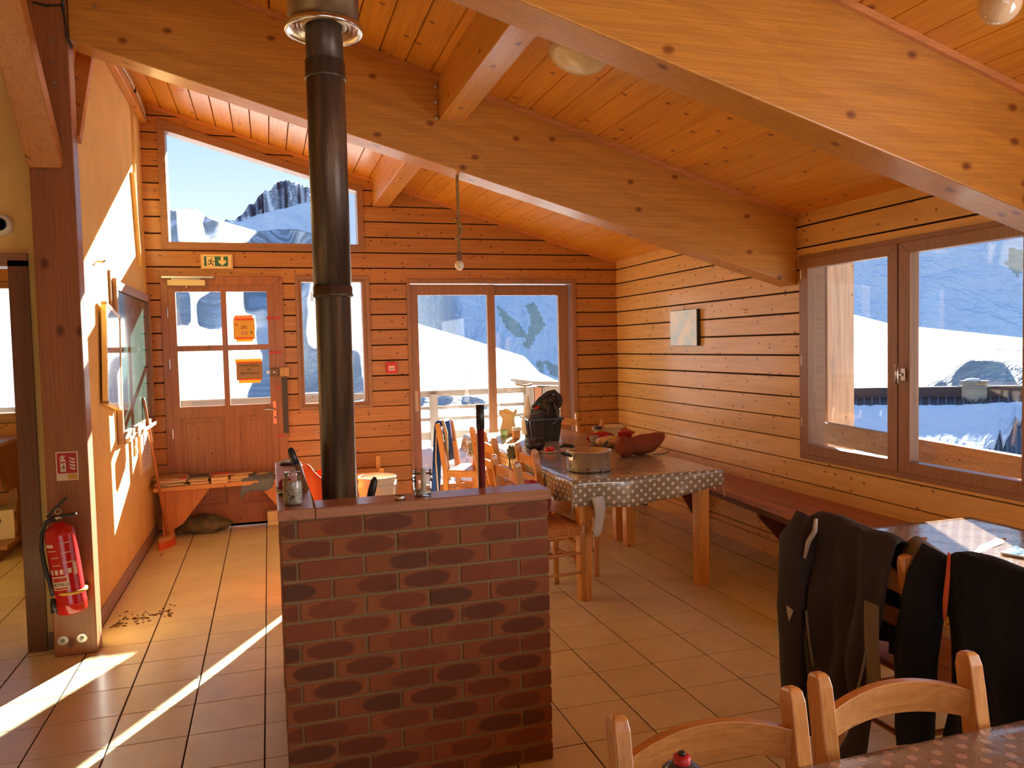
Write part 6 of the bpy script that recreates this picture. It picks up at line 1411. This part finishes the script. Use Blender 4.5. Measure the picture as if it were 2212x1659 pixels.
def book(x, y, z, w_, d, h, rz, col, label, mag=False, tilt=0):
    e_ = empty('magazine' if mag else 'book', (x, y, z), rz, label, 'magazine' if mag else 'book', 'books and magazines on the door bench'); e_.rotation_euler = (tilt, 0, rz)
    cm = newmat('cover', lin(*col), .4); t = .0015
    mb = MB(); mb.box((0, 0, h/2), (w_-.004, d-.004, h-2*t)); mb.build('pages', pg, e_)
    mb = MB(); mb.box((0, 0, t/2), (w_, d, t)); mb.box((0, 0, h-t/2), (w_, d, t)); mb.box((0, d/2-t/2, h/2), (w_, t, h)); mb.build('cover', cm, e_); return e_
BK = [(-.76, .80, 0, .24, .30, .010, .15, (70, 74, 66), 'bottom dark magazine of the leftmost pile on the bench', 1), (-.75, .79, .010, .23, .29, .011, -.12, (188, 170, 130), 'cream magazine second in the leftmost pile', 1),
      (-.77, .81, .021, .22, .28, .010, .25, (90, 100, 88), 'grey-green magazine in the middle of the leftmost pile', 1), (-.745, .80, .031, .23, .29, .012, -.05, (196, 186, 160), 'pale thick magazine in the leftmost pile', 1),
      (-.755, .82, .043, .22, .28, .009, .12, (196, 70, 40), 'red-covered magazine near the top of the leftmost pile', 1), (-.77, .83, .052, .21, .27, .008, -.2, (170, 140, 100), 'tan magazine on top of the leftmost pile', 1),
      (-.535, .77, 0, .15, .20, .020, .06, (120, 24, 26), 'dark red book flat beside the leftmost pile', 0), (-.54, .80, .020, .16, .21, .014, -.04, (206, 172, 110), 'tan paperback lying on the dark red book', 0), (-.53, .88, .034, .24, .20, .008, .12, (60, 66, 72), 'curled dark magazine lying over the tan paperback', 1),
      (-.375, .74, 0, .135, .19, .022, .10, (214, 110, 60), 'orange-edged paperback at the front of the bench', 0), (-.37, .76, .022, .14, .19, .024, .02, (206, 150, 70), 'thick yellow-brown paperback stacked on the orange-edged one', 0), (-.365, .84, .046, .17, .15, .010, .35, (190, 80, 50), 'small red booklet on top of the middle stack', 0),
      (-.215, .80, 0, .17, .21, .018, -.10, (206, 160, 96), 'ochre book right of the middle stack, bottom one', 0), (-.22, .83, .018, .15, .20, .018, .12, (226, 178, 104), 'pale orange book stacked right of the middle stack', 0), (-.195, .90, .036, .16, .14, .012, .30, (176, 120, 74), 'brown booklet on top of the ochre books', 0),
      (-.02, .88, 0, .26, .19, .014, .05, (222, 176, 110), 'wide tan open book at the right end of the bench', 0), (.03, .93, .014, .20, .13, .006, -.1, (214, 190, 140), 'cream leaflet lying on the wide tan book', 1)]
for x, y, z, w_, d, h, rz, col, lb, mg_ in BK: book(x, y, ZB+z, w_, d, h, rz, col, lb, bool(mg_))
mb = MB(); P = []
for i in range(14):
    u = i/13; r = []
    for j in range(16):
        t = j/15; x = -.12+.27*u-.10*t+.01*math.sin(t*9); y = .93-.36*t+.02*math.sin(u*5); z = ZB+.018+.010*math.sin(u*11+t*7)+.006*math.sin(u*23)
        if y < .655: z = min(z, ZB+.012-(.655-y)*1.6*(1.2-.7*u)); y = .645-(.655-y)*.12
        r.append((x, y, z))
    P.append(r)
mb.grid(P); mb.build('grey_cloth', fabric('grey_blue_cloth', lin(104, 112, 124), .5), None, True, label='crumpled grey-blue cloth hanging over the front edge of the door bench', cat='cloth', thick=.003)
rk = newmat('stone_grey', lin(112, 104, 82), .9); nt, b = nb(rk); v = coords(nt, (1, 1, 1), False); g = noise(nt, v, 9, 8, .7, .6); nt.links.new(ramp(nt, g, [(.3, lin(74, 68, 52)), (.7, lin(134, 126, 100))]), b.inputs['Base Color']); bump(nt, b, g, .9, .03)
mb = MB(); mb.ball((-.52, .90, .068), (.225, .12, .080), 34, 18, lambda q, d: Vector((q.x, q.y, max(-.066, q.z*(1-.25*d.x)+.012*math.sin(d.x*6+d.y*4))))*(1+.07*math.sin(d.x*7+d.z*5)*math.cos(d.y*6))); mb.build('rock', rk, None, True, label='flat grey-green boulder on the floor under the door bench', cat='rock')
mb = MB(); 
for k in range(70):
    x = -.86+.32*random.random(); y = -1.42+.10*(x+.86)/.3+.13*random.gauss(0, .5); r_ = .003+.005*random.random(); mb.ball((x, y, .002), (r_*1.8, r_, .003), 6, 4)
mb.build('dirt_crumbs', newmat('dirt', lin(96, 66, 40), 1), None, label='scatter of brown dirt crumbs on the tiles near the foot of the yellow wall', cat='dirt', kind='stuff')
for (x, y, lb) in ((-.80, .17, 'tiny reddish wood chip on the floor left of the broom'), (-.79, .13, 'small curled wood chip beside the other near the broom')):
    mb = MB(); mb.bar((x, y, .004), (x+.02, y+.01, .02), .006, .004); mb.build('wood_chip', M['frame'], None, label=lb, cat='chip')
# ---- side room
kc = empty('sink_counter', (-2.4, .75, 0), 0, 'wooden counter with a shiny metal sink top in the side room', 'counter')
mb = MB(); mb.box((-2.45, .75, .905), (1.06, .62, .03)); wb(mb, 'worktop', newmat('zinc_top', lin(190, 180, 160), .3, .6), kc, bevel=.006)
mb = MB(); mb.prism([(-2.96, .89), (-1.94, .89), (-1.94, .56), (-2.96, .50)], 'y', .46, .50); mb.prism([(.44, .89), (1.06, .89), (1.06, .52), (.60, .52)], 'x', -1.96, -1.93); wb(mb, 'counter_front', wood('counter_wood', lin(150, 104, 62), 'x', knots=.2), kc)
for x in (-2.9, -2.0):
    mb = MB(); mb.box((x, 1.0, .44), (.06, .06, .88)); wb(mb, 'leg', M['frame'], kc)
kshelf = empty('low_shelf', (-2.3, .7, 0), 0, 'low plank shelf holding boxes under the side room counter', 'shelf')
mb = MB(); mb.box((-2.35, .70, .115), (.9, .60, .03)); wb(mb, 'shelf_board', M['frame_h'], kshelf)
for x in (-2.7, -2.0): mb = MB(); mb.box((x, .7, .05), (.05, .5, .1)); wb(mb, 'foot', M['frame_h'], kshelf)
kb = empty('cardboard_box', (-2.08, .80, .131), .2, 'white cardboard box with a cut handle hole on the low shelf', 'box')
lbox((0, 0, .115), (.26, .30, .23), 'box_body', newmat('white_card', lin(206, 196, 182), .8), kb); lbox((0, -.152, .15), (.08, .004, .03), 'handle_hole', M['black'], kb); lbox((.132, 0, .16), (.004, .05, .05), 'handle_hole', M['black'], kb); lbox((-.07, -.02, .24), (.11, .28, .006), 'flap', bpy.data.materials['white_card'], kb)
gbn = empty('green_jar', (-2.33, .62, .131), 0, 'dark green container at the edge of the side room shelf', 'container'); mb = MB(); mb.lathe([(.07, 0), (.08, .01), (.08, .20), (.05, .23), (.05, .25)], 20); mb.build('container_body', newmat('dark_green', lin(60, 90, 40), .4), gbn, True)
